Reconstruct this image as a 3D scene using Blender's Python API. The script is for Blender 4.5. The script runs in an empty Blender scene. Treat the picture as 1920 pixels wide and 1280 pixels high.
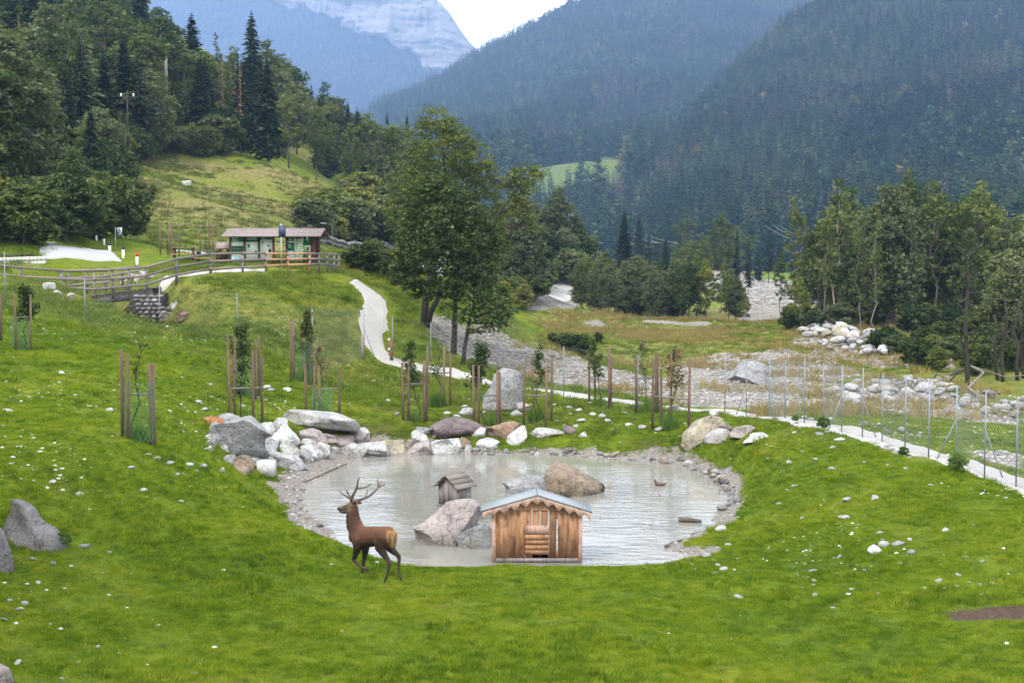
import bpy, bmesh, math, random
import numpy as np
from mathutils import Vector, Matrix
random.seed(7); RS = np.random.RandomState(7)
C = bpy.context.scene.collection
sc = bpy.context.scene
PI = math.pi
# ------------------------------------------------------------------ camera, world, sun, exposure
F = 2667.0; HOR = 480.0
PITCH = math.atan((640 - HOR) / F)
CAMZ = 7.5
cam = bpy.data.cameras.new('camera'); cam.lens = 50; cam.sensor_width = 36; cam.clip_end = 20000; cam.clip_start = 0.5
cam_o = bpy.data.objects.new('camera', cam); C.objects.link(cam_o)
cam_o.location = (0, 0, CAMZ); cam_o.rotation_euler = (PI/2 - PITCH, 0, 0)
sc.camera = cam_o
SUN_EL, SUN_AZ = math.radians(52), math.radians(215)      # azimuth from +Y towards +X: behind the camera on the left
w = bpy.data.worlds.new('World'); sc.world = w; w.use_nodes = True
nt = w.node_tree; nt.nodes.clear()
sky = nt.nodes.new('ShaderNodeTexSky'); sky.sky_type = 'NISHITA'; sky.sun_disc = False
sky.sun_elevation = SUN_EL; sky.sun_rotation = SUN_AZ; sky.air_density = 1.0; sky.dust_density = 2.0
tc = nt.nodes.new('ShaderNodeTexCoord'); mp = nt.nodes.new('ShaderNodeMapping'); mp.inputs['Scale'].default_value = (1, 1, 3.2)
nz = nt.nodes.new('ShaderNodeTexNoise'); nz.inputs['Scale'].default_value = 2.3; nz.inputs['Detail'].default_value = 6
cr = nt.nodes.new('ShaderNodeValToRGB')
cr.color_ramp.elements[0].position = 0.30; cr.color_ramp.elements[0].color = (9.5, 9.9, 10.4, 1)
cr.color_ramp.elements[1].position = 0.68; cr.color_ramp.elements[1].color = (12.5, 12.5, 12.4, 1)
mx = nt.nodes.new('ShaderNodeMixRGB'); mx.inputs[0].default_value = 0.9
bg = nt.nodes.new('ShaderNodeBackground'); bg.inputs['Strength'].default_value = 0.1
wo = nt.nodes.new('ShaderNodeOutputWorld')
L = nt.links.new
L(tc.outputs['Generated'], mp.inputs['Vector']); L(mp.outputs[0], nz.inputs['Vector']); L(nz.outputs['Fac'], cr.inputs[0])
L(sky.outputs[0], mx.inputs[1]); L(cr.outputs[0], mx.inputs[2]); L(mx.outputs[0], bg.inputs['Color']); L(bg.outputs[0], wo.inputs['Surface'])
sun = bpy.data.lights.new('sun', 'SUN'); sun.energy = 1.4; sun.angle = math.radians(12); sun.color = (1.0, 0.95, 0.88)
sun_o = bpy.data.objects.new('sun', sun); C.objects.link(sun_o)
sd = Vector((math.sin(SUN_AZ)*math.cos(SUN_EL), math.cos(SUN_AZ)*math.cos(SUN_EL), math.sin(SUN_EL)))
sun_o.rotation_euler = sd.to_track_quat('Z', 'Y').to_euler(); sun_o.location = (-20, -20, 60)
sc.view_settings.view_transform = 'Standard'; sc.view_settings.look = 'None'
sc.view_settings.gamma = 1; sc.view_settings.use_curve_mapping = False; sc.view_settings.exposure = 1.6
sc.render.engine = 'CYCLES'
sc.cycles.use_denoising = True; sc.cycles.max_bounces = 6; sc.cycles.diffuse_bounces = 2; sc.cycles.glossy_bounces = 2
sc.cycles.transmission_bounces = 2; sc.cycles.volume_bounces = 1; sc.cycles.use_light_tree = False
sc.cycles.caustics_reflective = False; sc.cycles.caustics_refractive = False

# ------------------------------------------------------------------ helpers: noise, pixels to places
def _h2(x, y, s):
    v = np.sin(x*127.1 + y*311.7 + s*74.7)*43758.5453
    return v - np.floor(v)
def vn2(x, y, s=0):
    xi = np.floor(x); yi = np.floor(y); fx = x-xi; fy = y-yi
    fx = fx*fx*(3-2*fx); fy = fy*fy*(3-2*fy)
    a = _h2(xi, yi, s); b = _h2(xi+1, yi, s); c = _h2(xi, yi+1, s); d = _h2(xi+1, yi+1, s)
    return (a*(1-fx)+b*fx)*(1-fy)+(c*(1-fx)+d*fx)*fy
def fbm2(x, y, s=0, o=4):
    r = 0; a = .5; t = 0
    for i in range(o):
        r = r+a*vn2(x, y, s+i*13); t += a; x = x*2.03+5.1; y = y*2.03+1.7; a *= .5
    return r/t-0.5
def _h3(x, y, z, s):
    v = np.sin(x*127.1 + y*311.7 + z*191.3 + s*74.7)*43758.5453
    return v-np.floor(v)
def vn3(p, s=0):
    pi = np.floor(p); f = p-pi; f = f*f*(3-2*f); r = 0
    for i in (0, 1):
        for j in (0, 1):
            for k in (0, 1):
                wt = (f[:, 0] if i else 1-f[:, 0])*(f[:, 1] if j else 1-f[:, 1])*(f[:, 2] if k else 1-f[:, 2])
                r = r+wt*_h3(pi[:, 0]+i, pi[:, 1]+j, pi[:, 2]+k, s)
    return r
def fbm3(p, s=0, o=4):
    r = 0; a = .5; t = 0
    for i in range(o):
        r = r+a*vn3(p, s+i*7); t += a; p = p*2.03+3.3; a *= .5
    return r/t-0.5
CP, SP = math.cos(PITCH), math.sin(PITCH)
def ray(px, py):
    a = (px-960)/F; b = (640-py)/F
    return a, CP+b*SP, -SP+b*CP
def P(px, py, d):
    a, y, z = ray(px, py); s = d/y
    return np.array([a*s, d, CAMZ+z*s])
def sstep(a, b, x):
    t = np.clip((x-a)/(b-a), 0, 1); return t*t*(3-2*t)
# ------------------------------------------------------------------ terrain height: surveyed points, smooth surface, then pond, gully
SV = [(-500,1280,22.5),(0,1280,24.5),(960,1280,25),(1920,1280,25),(2400,1280,25),(0,1500,17.5),(960,1500,19),(1920,1500,19),(-500,1500,16),(2400,1500,19),
(0,1100,29),(260,1100,30.5),(260,1000,33.5),(260,900,37),(260,830,41),(260,720,52),(260,640,64),(960,1100,32.3),(1400,1100,32.3),(1920,1100,30),(2300,1050,30),(700,1092,33),(960,1060,35.3),(1260,1060,35.3),(760,1062,35.2),
(600,1020,36.5),(0,1030,31),(0,900,34),(-300,900,32),(-300,700,46),(0,760,45),(0,650,58),(0,590,68),(0,555,76),(-300,560,66),(480,1000,35.5),(480,930,42),(520,900,47.5),(480,870,51),(470,800,54.5),(480,720,62),(480,660,70),
(650,825,57),(650,780,60),(650,720,70),(640,690,78),(900,820,58.3),(900,800,61),(900,740,70),(900,712,80),(1100,820,58),(1100,790,61),(1100,750,70),(1300,800,57),(1300,770,66),(1450,830,51),(1450,790,60),(1600,900,42),(1560,810,52),
(1905,915,41),(1900,1000,34),(1700,1000,36),(1480,1000,38.5),(1450,940,43),(1430,900,47),(1760,860,46),(1905,850,50),(1850,770,67),(2300,800,60),(1600,705,92),(1400,735,78),(1500,655,120),(1750,650,125),(1700,605,170),(1920,700,95),(2300,640,130),
(1200,600,180),(1000,603,176),(1300,640,133),(1100,640,133),(1230,700,96),(1440,560,260),(1440,528,430),(1250,528,430),(1700,528,430),(2000,528,430),(1440,508,800),(1900,508,800),(1200,508,800),(1440,495,1500),(2200,508,800),(900,500,900),(1000,485,1500),(2300,495,1500),
(500,509,88),(500,580,80),(520,660,72),(400,512,88),(330,522,87),(350,600,76),(640,512,92),(640,600,83),(560,500,94),(450,500,95),(550,487,120),(690,532,93),(690,600,86),(700,670,82.5),(735,640,85),(770,560,92),(795,607,88),(850,662,83.5),(940,700,84),
(860,560,100),(1000,652,92),(1000,672,112),(1130,695,86),(1130,683,105),(1220,712,80),(830,520,118),(900,560,125),(880,640,98),
(950,600,150),(960,520,195),(960,450,260),(1050,575,205),(1060,545,235),(1080,520,290),(1100,505,380),(1150,520,400),
(160,565,80),(60,545,80),(60,497,92),(150,489,95),(230,489,97),(150,472,114),(300,478,118),(640,483,150),(760,484,190),(450,480,140),(250,476,112),
(0,500,91),(0,479,96),(0,450,101),(-300,480,95),(0,400,118),(130,430,130),(200,440,130),(300,460,135),(400,450,150),(300,400,170),(450,400,175),(300,320,215),(450,310,230),(600,360,230),(680,385,240),(680,440,205),(560,432,180),(560,330,230),
(450,250,300),(300,200,300),(200,300,205),(150,380,160),(100,300,190),(0,300,170),(-300,250,200),(0,130,300),(300,110,420),(100,40,420),(450,170,420),(600,260,420),(700,310,420),(-300,30,420),(300,60,700),(600,260,700),(0,0,700),(800,400,600),
(800,440,300),(900,455,300),(800,465,240),(900,475,260),(700,400,300),(1000,480,330)]
SVW = np.array([P(*s) for s in SV])
def warp(x, y): return np.stack([x/(y+1e-6)*3.0, np.log(np.maximum(y, 5.0))*2.2], -1)
_W = warp(SVW[:, 0], SVW[:, 1]); _n = len(_W)
def _phi(r2): return np.where(r2 > 1e-12, .5*r2*np.log(np.maximum(r2, 1e-12)), 0)
_K = _phi(((_W[:, None]-_W[None])**2).sum(-1)) + np.eye(_n)*0.0015
_Pm = np.c_[np.ones(_n), _W]
_A = np.block([[_K, _Pm], [_Pm.T, np.zeros((3, 3))]])
_S = np.linalg.solve(_A, np.r_[SVW[:, 2], 0, 0, 0])
def base_h(x, y):
    q = warp(x, y); out = np.empty(len(q))
    for i in range(0, len(q), 20000):
        k = q[i:i+20000]
        out[i:i+20000] = _phi(((k[:, None]-_W[None])**2).sum(-1)) @ _S[:_n] + np.c_[np.ones(len(k)), k] @ _S[_n:]
    return out
WZ = CAMZ-8.1                                    # pond level
SHORE_PX = [(760,853),(690,857),(640,870),(600,888),(575,905),(570,925),(580,950),(600,975),(622,1000),(650,1026),(690,1046),(740,1062),(800,1070),(900,1073),(1000,1075),(1100,1075),(1200,1070),(1262,1054),(1290,1040),(1250,1030),(1235,1024),(1300,1003),(1335,985),(1340,965),(1368,938),(1362,915),(1335,895),(1300,876),(1240,866),(1150,859),(1050,853),(950,851),(850,851)]
def onplane(px, py, z):
    a, yy, zz = ray(px, py); s = (z-CAMZ)/zz
    return np.array([a*s, yy*s, z])
SHORE = np.array([onplane(px, py, WZ)[:2] for px, py in SHORE_PX])
def poly_sd(x, y, poly, closed=True):
    """distance to a polygon (negative inside)"""
    d = np.full(x.shape, 1e9); ins = np.zeros(x.shape, bool); n = len(poly)
    for i in range(n if closed else n-1):
        a = poly[i]; b = poly[(i+1) % n]; ab = b-a
        t = np.clip(((x-a[0])*ab[0]+(y-a[1])*ab[1])/(ab@ab), 0, 1)
        d = np.minimum(d, np.hypot(x-a[0]-t*ab[0], y-a[1]-t*ab[1]))
        if closed:
            c = ((a[1] > y) != (b[1] > y)); den = (b[1]-a[1]) if b[1] != a[1] else 1e-9
            ins ^= c & (x < (b[0]-a[0])*(y-a[1])/den+a[0])
    return np.where(ins, -d, d) if closed else d
GULLY = np.array([P(100,540,89)[:2], P(180,540,87.5)[:2], P(245,575,84.5)[:2], P(300,590,80.5)[:2], P(345,600,77)[:2]])
def H(x, y):
    x = np.asarray(x, float); y = np.asarray(y, float); sh = x.shape; x = x.ravel(); y = y.ravel()
    z = base_h(x, y)
    z = z + fbm2(x*.35, y*.35, 3, 4)*np.clip(y/60, .35, 2.4)*0.35
    z = z + fbm2(x*.9, y*.9, 5, 3)*0.17*sstep(24, 45, y) + fbm2(x*2.6, y*2.6, 9, 2)*0.055
    z = z + np.where(y > 120, fbm2(x*.05, y*.05, 11, 4)*np.clip((y-120)/100, 0, 4)*1.2, 0)*sstep(-12, 20, z)
    s = np.where((y > 30) & (y < 66) & (np.abs(x) < 16), 0, 99.)
    m = s < 1
    if m.any():
        sd_ = poly_sd(x[m], y[m], SHORE) + fbm2(x[m]*1.5, y[m]*1.5, 21, 3)*0.7
        wd = np.where(y[m] < 39, 1.2, 2.4)
        bed = WZ + np.where(sd_ < 0, np.maximum(sd_*.35, -.7), sd_*.16)
        t = sstep(0.0, 1.0, sd_/wd)
        z[m] = bed*(1-t)+np.maximum(z[m], WZ+.12)*t
    m = (y > 70) & (y < 110) & (x < -14)
    if m.any():
        g = poly_sd(x[m], y[m], GULLY, False)
        z[m] -= (1-sstep(1.3, 3.2, g))*2.2
    return z.reshape(sh)
def Hs(x, y): return float(H(np.array([x]), np.array([y]))[0])
def G(px, py, d0=16., d1=1500.):
    """where the line of sight first meets the ground"""
    a, yy, zz = ray(px, py)
    d = np.exp(np.linspace(math.log(d0), math.log(d1), 1400))
    x = a/yy*d; z = CAMZ+zz/yy*d; g = H(x, d); k = np.where(z < g)[0]
    if len(k) == 0: i = len(d)-1; return np.array([x[i], d[i], g[i]])
    i = k[0]
    if i == 0: return np.array([x[0], d[0], g[0]])
    f0 = z[i-1]-g[i-1]; f1 = z[i]-g[i]; t = f0/(f0-f1); dd = d[i-1]+(d[i]-d[i-1])*t
    return np.array([a/yy*dd, dd, g[i-1]+(g[i]-g[i-1])*t])
def at(px, d):
    x = (px-960)/F*d/CP*1.0
    return np.array([x, d, Hs(x, d)])
def ppm(d): return F/d         # photo pixels per metre at distance d

# ------------------------------------------------------------------ materials
MATS = {}
def nodes(name):
    m = bpy.data.materials.new(name); m.use_nodes = True; t = m.node_tree; t.nodes.clear()
    o = t.nodes.new('ShaderNodeOutputMaterial'); MATS[name] = m
    return m, t, o
def N(t, ty, **kw):
    n = t.nodes.new(ty)
    for k, v in kw.items():
        if k in n.inputs.keys(): n.inputs[k].default_value = v
        else: setattr(n, k, v)
    return n
def noise(t, scale, detail=4, vec=None, rough=.55):
    n = N(t, 'ShaderNodeTexNoise', Scale=scale, Detail=detail, Roughness=rough)
    if vec is not None: t.links.new(vec, n.inputs['Vector'])
    return n.outputs['Fac']
def ramp(t, fac, stops, interp='LINEAR'):
    r = t.nodes.new('ShaderNodeValToRGB'); e = r.color_ramp; e.interpolation = interp
    while len(e.elements) < len(stops): e.elements.new(.5)
    for i, (p, c) in enumerate(stops):
        e.elements[i].position = p; e.elements[i].color = (*c, 1) if len(c) == 3 else c
    t.links.new(fac, r.inputs[0]); return r.outputs['Color']
def mix(t, fac, a, b, mode='MIX'):
    m = t.nodes.new('ShaderNodeMixRGB'); m.blend_type = mode
    for i, v in enumerate((fac, a, b)):
        if hasattr(v, 'node'): t.links.new(v, m.inputs[i])
        elif i == 0: m.inputs[0].default_value = v
        else: m.inputs[i].default_value = (*v, 1) if len(v) == 3 else v
    return m.outputs[0]
def math_(t, op, a, b=0.):
    m = t.nodes.new('ShaderNodeMath'); m.operation = op
    for i, v in enumerate((a, b)):
        if hasattr(v, 'node'): t.links.new(v, m.inputs[i])
        else: m.inputs[i].default_value = v
    return m.outputs[0]
def princ(t, o, color, rough=.8, bump=None, bs=.3, bd=.02, metal=0., spec=.3):
    p = t.nodes.new('ShaderNodeBsdfPrincipled')
    if hasattr(color, 'node'): t.links.new(color, p.inputs['Base Color'])
    else: p.inputs['Base Color'].default_value = (*color, 1)
    if hasattr(rough, 'node'): t.links.new(rough, p.inputs['Roughness'])
    else: p.inputs['Roughness'].default_value = rough
    p.inputs['Metallic'].default_value = metal; p.inputs['Specular IOR Level'].default_value = spec
    if bump is not None:
        b = N(t, 'ShaderNodeBump', Strength=bs, Distance=bd); t.links.new(bump, b.inputs['Height']); t.links.new(b.outputs[0], p.inputs['Normal'])
    t.links.new(p.outputs[0], o.inputs['Surface']); return p
def objco(t): return t.nodes.new('ShaderNodeTexCoord').outputs['Object']
def pos(t): return t.nodes.new('ShaderNodeNewGeometry').outputs['Position']
def simple(name, color, rough=.7, metal=0., var=.15, scale=8., bs=.2, bd=.01, stretch=None, spec=.3):
    m, t, o = nodes(name); v = objco(t)
    if stretch:
        mpn = t.nodes.new('ShaderNodeMapping'); mpn.inputs['Scale'].default_value = stretch; t.links.new(v, mpn.inputs['Vector']); v = mpn.outputs[0]
    n = noise(t, scale, 5, v)
    c0 = tuple(c*(1-var) for c in color); c1 = tuple(min(1, c*(1+var)) for c in color)
    oi = t.nodes.new('ShaderNodeObjectInfo')
    col = ramp(t, n, [(.3, c0), (.7, c1)])
    k = math_(t, 'ADD', math_(t, 'MULTIPLY', oi.outputs['Random'], var*1.4), 1-var*.7)
    col = mix(t, 1., col, mixval(t, k), 'MULTIPLY')
    princ(t, o, col, rough, n, bs, bd, metal, spec); return m
def mixval(t, v):
    c = t.nodes.new('ShaderNodeCombineColor'); 
    for i in range(3): t.links.new(v, c.inputs[i])
    return c.outputs[0]
def leafmat(name, c0, c1, c2, pscale=.25, trans=.3):
    """c0..c2 from the tint attribute of each leaf clump and each tree's own random value"""
    m, t, o = nodes(name)
    a = N(t, 'ShaderNodeAttribute', attribute_name='tint'); oi = t.nodes.new('ShaderNodeObjectInfo')
    f = math_(t, 'ADD', math_(t, 'MULTIPLY', a.outputs['Fac'], .6 if 'far' not in name else .3), math_(t, 'MULTIPLY', oi.outputs['Random'], .4 if 'far' not in name else .7))
    col = ramp(t, f, [(.1, c0), (.5, c1), (.92, c2)])
    d = N(t, 'ShaderNodeBsdfDiffuse'); tr = N(t, 'ShaderNodeBsdfTranslucent'); g = N(t, 'ShaderNodeBsdfGlossy', Roughness=.45)
    g.inputs['Color'].default_value = (1, 1, 1, 1)
    t.links.new(col, d.inputs['Color']); t.links.new(mix(t, 1., col, (1.3, 1.5, .6), 'MULTIPLY'), tr.inputs['Color'])
    m1 = N(t, 'ShaderNodeMixShader', Fac=trans); m1.inputs[0].default_value = trans
    t.links.new(d.outputs[0], m1.inputs[1]); t.links.new(tr.outputs[0], m1.inputs[2])
    m2 = t.nodes.new('ShaderNodeMixShader'); m2.inputs[0].default_value = .0 if 'far' in name else .010
    t.links.new(m1.outputs[0], m2.inputs[1]); t.links.new(g.outputs[0], m2.inputs[2]); t.links.new(m2.outputs[0], o.inputs['Surface'])
    return m
leafmat('leaf_spruce', (.005,.013,.007), (.011,.024,.011), (.026,.042,.017), trans=.1)
leafmat('leaf_dark', (.015,.030,.010), (.034,.058,.016), (.080,.098,.026))
leafmat('leaf_mid', (.032,.050,.015), (.070,.094,.024), (.148,.160,.046))
leafmat('leaf_grey', (.046,.062,.030), (.085,.103,.046), (.155,.168,.080))
leafmat('leaf_yellow', (.055,.085,.018), (.100,.125,.025), (.21,.19,.035))
leafmat('leaf_brown', (.060,.045,.022), (.115,.075,.040), (.16,.11,.055), trans=.1)
leafmat('leaf_bright', (.045,.095,.020), (.075,.135,.028), (.13,.19,.04))
leafmat('leaf_maple', (.014,.028,.009), (.034,.055,.015), (.080,.105,.027))
leafmat('leaf_far', (.005,.017,.010), (.020,.047,.023), (.090,.120,.048), trans=.1)
leafmat('leaf_far_autumn', (.06,.05,.02), (.11,.08,.03), (.20,.15,.04), trans=.1)
leafmat('leaf_far_dead', (.06,.045,.036), (.10,.07,.055), (.14,.10,.08), trans=.05)
for nm in ('leaf_far',):
    t = MATS[nm].node_tree; rp = [n for n in t.nodes if n.type == 'VALTORGB'][0]; src = rp.inputs[0].links[0].from_socket
    t.links.new(math_(t, 'ADD', math_(t, 'SUBTRACT', src, .12), math_(t, 'MULTIPLY', math_(t, 'SUBTRACT', noise(t, .0045, 5, pos(t), .6), .5), 1.5)), rp.inputs[0])
leafmat('leaf_dry', (.12,.10,.035), (.20,.155,.055), (.30,.21,.08), trans=.2)
simple('bark', (.095,.078,.062), .9, scale=3, stretch=(6, 6, 1), var=.35, bd=.04, bs=.5)
simple('bark_dark', (.030,.025,.020), .9, scale=3, stretch=(6, 6, 1), var=.35, bd=.04, bs=.5)
simple('bark_pale', (.21,.18,.15), .9, scale=3, stretch=(6, 6, 1), var=.3)
simple('stake_wood', (.135,.088,.060), .85, scale=5, stretch=(8, 8, .7), var=.3, bs=.4)
simple('grey_wood', (.155,.135,.125), .85, scale=6, stretch=(1, 6, 6), var=.3, bs=.4)
simple('weathered_wood', (.17,.15,.13), .85, scale=7, stretch=(7, 7, .8), var=.4, bs=.5)
simple('new_wood', (.36,.19,.10), .8, scale=6, stretch=(1, 6, 6), var=.25)
simple('dark_wood', (.10,.045,.032), .8, scale=5, stretch=(6, 6, 1), var=.25)
simple('steel', (.36,.40,.44), .45, .6, var=.1)
simple('fence_steel', (.17,.20,.23), .5, .3, var=.15)
simple('wire', (.22,.24,.25), .5, .3, var=.1)
simple('green_mesh', (.06,.20,.12), .6, var=.2)
simple('white_paint', (.78,.78,.76), .5, var=.06)
simple('black_paint', (.02,.02,.022), .5, var=.1)
simple('red_paint', (.45,.03,.03), .5, var=.1)
simple('blue_paint', (.03,.14,.42), .5, var=.1)
simple('slate_paint', (.035,.05,.085), .5, var=.2)
simple('print_green', (.010,.16,.085), .5, var=.25, scale=3)
simple('print_white', (.66,.74,.66), .5, var=.05)
simple('print_blue', (.30,.50,.55), .5, var=.25, scale=3)
simple('print_dark', (.03,.10,.05), .5, var=.3)
simple('print_lime', (.30,.50,.16), .5, var=.1)
simple('roof_red', (.17,.125,.115), .6, var=.2, scale=6)
simple('roof_felt', (.20,.225,.235), .9, var=.08, scale=60, bs=.3, bd=.002)
simple('felt_edge', (.05,.05,.055), .9, var=.1)
simple('house_wall', (.55,.52,.47), .8, var=.1)
simple('house_roof', (.10,.085,.08), .8, var=.15)
simple('glass_dark', (.02,.03,.04), .1, var=.1, spec=.6)
simple('concrete', (.50,.49,.47), .85, var=.12, scale=12)
simple('asphalt', (.30,.30,.305), .9, var=.08, scale=20)
simple('antler', (.10,.068,.050), .6, var=.35, scale=14)
simple('duck_brown', (.075,.045,.035), .6, var=.4, scale=20)
simple('duck_dark', (.03,.03,.045), .5, var=.3, scale=20)
simple('bill', (.35,.22,.04), .5)
simple('hoof', (.015,.013,.012), .5)
simple('eye', (.004,.004,.004), .15, spec=.8)
simple('cable', (.75,.80,.85), .4, .2)
simple('stump_wood', (.24,.105,.045), .9, var=.45, scale=9, bs=.8, bd=.03)
simple('car_paint', (.012,.02,.06), .25, var=.05, spec=.6)
simple('tyre', (.02,.02,.02), .8)
simple('dead_branch', (.13,.11,.09), .9, var=.3)

def plank_mat(name, ca, cb, cc):
    m, t, o = nodes(name); v = objco(t); oi = t.nodes.new('ShaderNodeObjectInfo')
    mpn = t.nodes.new('ShaderNodeMapping'); mpn.inputs['Scale'].default_value = (9, 9, 1.1)
    av = t.nodes.new('ShaderNodeVectorMath'); av.operation = 'ADD'
    cmb = t.nodes.new('ShaderNodeCombineXYZ'); t.links.new(math_(t, 'MULTIPLY', oi.outputs['Random'], 37.), cmb.inputs[2]); t.links.new(math_(t, 'MULTIPLY', oi.outputs['Random'], 11.), cmb.inputs[0])
    t.links.new(v, av.inputs[0]); t.links.new(cmb.outputs[0], av.inputs[1]); t.links.new(av.outputs[0], mpn.inputs['Vector'])
    n = noise(t, 1.6, 6, mpn.outputs[0], .65); n2 = noise(t, 2.2, 3, av.outputs[0])
    col = ramp(t, n, [(.28, ca), (.5, cb), (.72, cc)])
    k = math_(t, 'ADD', math_(t, 'MULTIPLY', oi.outputs['Random'], .5), .72)
    col = mix(t, 1., col, mixval(t, k), 'MULTIPLY')
    col = mix(t, ramp(t, n2, [(.52, (0,)*3), (.68, (.8,)*3)]), col, mix(t, 1., col, (.45, .42, .45), 'MULTIPLY'))
    vo = N(t, 'ShaderNodeTexVoronoi', Scale=3.2); t.links.new(av.outputs[0], vo.inputs['Vector'])
    col = mix(t, ramp(t, vo.outputs['Distance'], [(.05, (.85,)*3), (.10, (0,)*3)]), col, (.05, .02, .012))
    princ(t, o, col, .7, n, .5, .006); return m
plank_mat('orange_plank', (.15,.075,.038), (.27,.135,.066), (.37,.205,.11))
plank_mat('grey_plank', (.085,.072,.068), (.17,.15,.145), (.26,.235,.22))
plank_mat('pale_plank', (.25,.14,.11), (.40,.26,.20), (.48,.34,.27))

# rock: the object's own colour, with mineral mottling, lichen and cracks
m, t, o = nodes('rock'); v = objco(t); oi = t.nodes.new('ShaderNodeObjectInfo')
off = t.nodes.new('ShaderNodeVectorMath'); off.operation = 'ADD'; cmb = t.nodes.new('ShaderNodeCombineXYZ')
t.links.new(math_(t, 'MULTIPLY', oi.outputs['Random'], 40.), cmb.inputs[0]); t.links.new(v, off.inputs[0]); t.links.new(cmb.outputs[0], off.inputs[1]); v = off.outputs[0]
n1 = noise(t, 2.2, 8, v, .65); n2 = noise(t, 11., 6, v, .7); n3 = noise(t, 1.1, 3, v)
c = mix(t, 1., oi.outputs['Color'], ramp(t, n1, [(.3, (.55,.55,.56)), (.5, (.95,.95,.95)), (.7, (1.25,1.24,1.22))]), 'MULTIPLY')
c = mix(t, 1., c, ramp(t, n2, [(.35, (.72,.72,.72)), (.6, (1.1,1.1,1.1))]), 'MULTIPLY')
c = mix(t, ramp(t, n3, [(.55, (0,)*3), (.72, (.55,)*3)]), c, (.17,.15,.10))
wv = N(t, 'ShaderNodeTexVoronoi', feature='DISTANCE_TO_EDGE', Scale=1.3); dn = t.nodes.new('ShaderNodeVectorMath'); dn.operation = 'ADD'
nn = N(t, 'ShaderNodeTexNoise', Scale=2.5, Detail=4); t.links.new(v, nn.inputs['Vector']); t.links.new(v, dn.inputs[0]); t.links.new(nn.outputs['Color'], dn.inputs[1]); t.links.new(dn.outputs[0], wv.inputs['Vector'])
crk = ramp(t, wv.outputs['Distance'], [(.0, (.0,)*3), (.025, (1,)*3)])
c = mix(t, 1., c, mix(t, .5, crk, (1, 1, 1)), 'MULTIPLY')
hh = math_(t, 'ADD', n1, math_(t, 'MULTIPLY', n2, .45)); hh = math_(t, 'ADD', hh, math_(t, 'MULTIPLY', crk, .12)); hh = math_(t, 'ADD', hh, math_(t, 'MULTIPLY', noise(t, 38., 4, v, .7), .16))
princ(t, o, c, .9, hh, 1., .2)
simple('white_pebble', (.50,.49,.47), .9, var=.2)
simple('pebble', (.235,.225,.21), .9, var=.5, scale=6, bs=.3)

# ground: pasture, gravel, soil, dry grass by the 'cover' attribute
m, t, o = nodes('ground'); p = pos(t)
at_ = N(t, 'ShaderNodeAttribute', attribute_name='cover'); sep = t.nodes.new('ShaderNodeSeparateColor'); t.links.new(at_.outputs['Color'], sep.inputs[0])
nA = noise(t, .22, 4, p); nB = noise(t, 1.6, 6, p, .7); nC = noise(t, 9., 6, p, .75); nD = noise(t, 40., 3, p, .7)
grass = ramp(t, nA, [(.3, (.075,.120,.005)), (.5, (.105,.150,.006)), (.7, (.15,.165,.012))])  # pasture colour darkened to stand for shade between the blades
grass = mix(t, 1., grass, ramp(t, noise(t, .07, 5, p, .6), [(.35, (.70,.80,.8)), (.5, (1,1,1)), (.65, (1.15,1.05,1.))]), 'MULTIPLY')
grass = mix(t, 1., grass, ramp(t, nB, [(.3, (.50,.56,.5)), (.52, (1,1,1)), (.75, (1.3,1.25,1.1))]), 'MULTIPLY')
grass = mix(t, 1., grass, ramp(t, nC, [(.3, (.55,.58,.5)), (.55, (1,1,1)), (.8, (1.5,1.4,1.3))]), 'MULTIPLY')
dry = ramp(t, nB, [(.3, (.075,.085,.022)), (.5, (.16,.14,.048)), (.7, (.27,.20,.09))])
dry = mix(t, 1., dry, ramp(t, nC, [(.3, (.6,)*3), (.7, (1.25,)*3)]), 'MULTIPLY')
soil = ramp(t, nC, [(.3, (.035,.022,.016)), (.6, (.10,.066,.048)), (.8, (.19,.14,.105))])
vor = N(t, 'ShaderNodeTexVoronoi', Scale=5.); t.links.new(p, vor.inputs['Vector'])
vor2 = N(t, 'ShaderNodeTexVoronoi', Scale=17.); t.links.new(p, vor2.inputs['Vector'])
gcol = N(t, 'ShaderNodeSeparateColor'); t.links.new(vor.outputs['Color'], gcol.inputs[0])
gcol2 = N(t, 'ShaderNodeSeparateColor'); t.links.new(vor2.outputs['Color'], gcol2.inputs[0])
grav = ramp(t, gcol.outputs[0], [(.0, (.08,.075,.068)), (.5, (.155,.148,.136)), (1., (.30,.29,.275))])
grav2 = ramp(t, gcol2.outputs[0], [(.0, (.09,.08,.07)), (.5, (.21,.195,.175)), (1., (.40,.38,.355))])
grav = mix(t, .5, grav, grav2); grav = mix(t, 1., grav, ramp(t, nB, [(.3, (.62,.58,.52)), (.65, (1.15,)*3)]), 'MULTIPLY')
sand = mix(t, .35, ramp(t, nC, [(.3, (.13,.105,.085)), (.55, (.21,.18,.155)), (.75, (.32,.29,.26))]), grav2)
grav = mix(t, 1., grav, ramp(t, nA, [(.35, (.80,.76,.70)), (.65, (1.25,1.24,1.22))]), 'MULTIPLY')
grav = mix(t, at_.outputs['Alpha'], sand, grav)
def edge(ch, lo=.35, hi=.65):
    q = math_(t, 'ADD', ch, math_(t, 'MULTIPLY', math_(t, 'SUBTRACT', nC, .5), .9))
    q = math_(t, 'ADD', q, math_(t, 'MULTIPLY', math_(t, 'SUBTRACT', nB, .5), .5))
    return ramp(t, q, [(lo, (0,)*3), (hi, (1,)*3)])
c = mix(t, edge(sep.outputs[2], .2, .9), grass, dry)
c = mix(t, edge(sep.outputs[1]), c, soil)
c = mix(t, edge(sep.outputs[0], .42, .58), c, grav)
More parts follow.
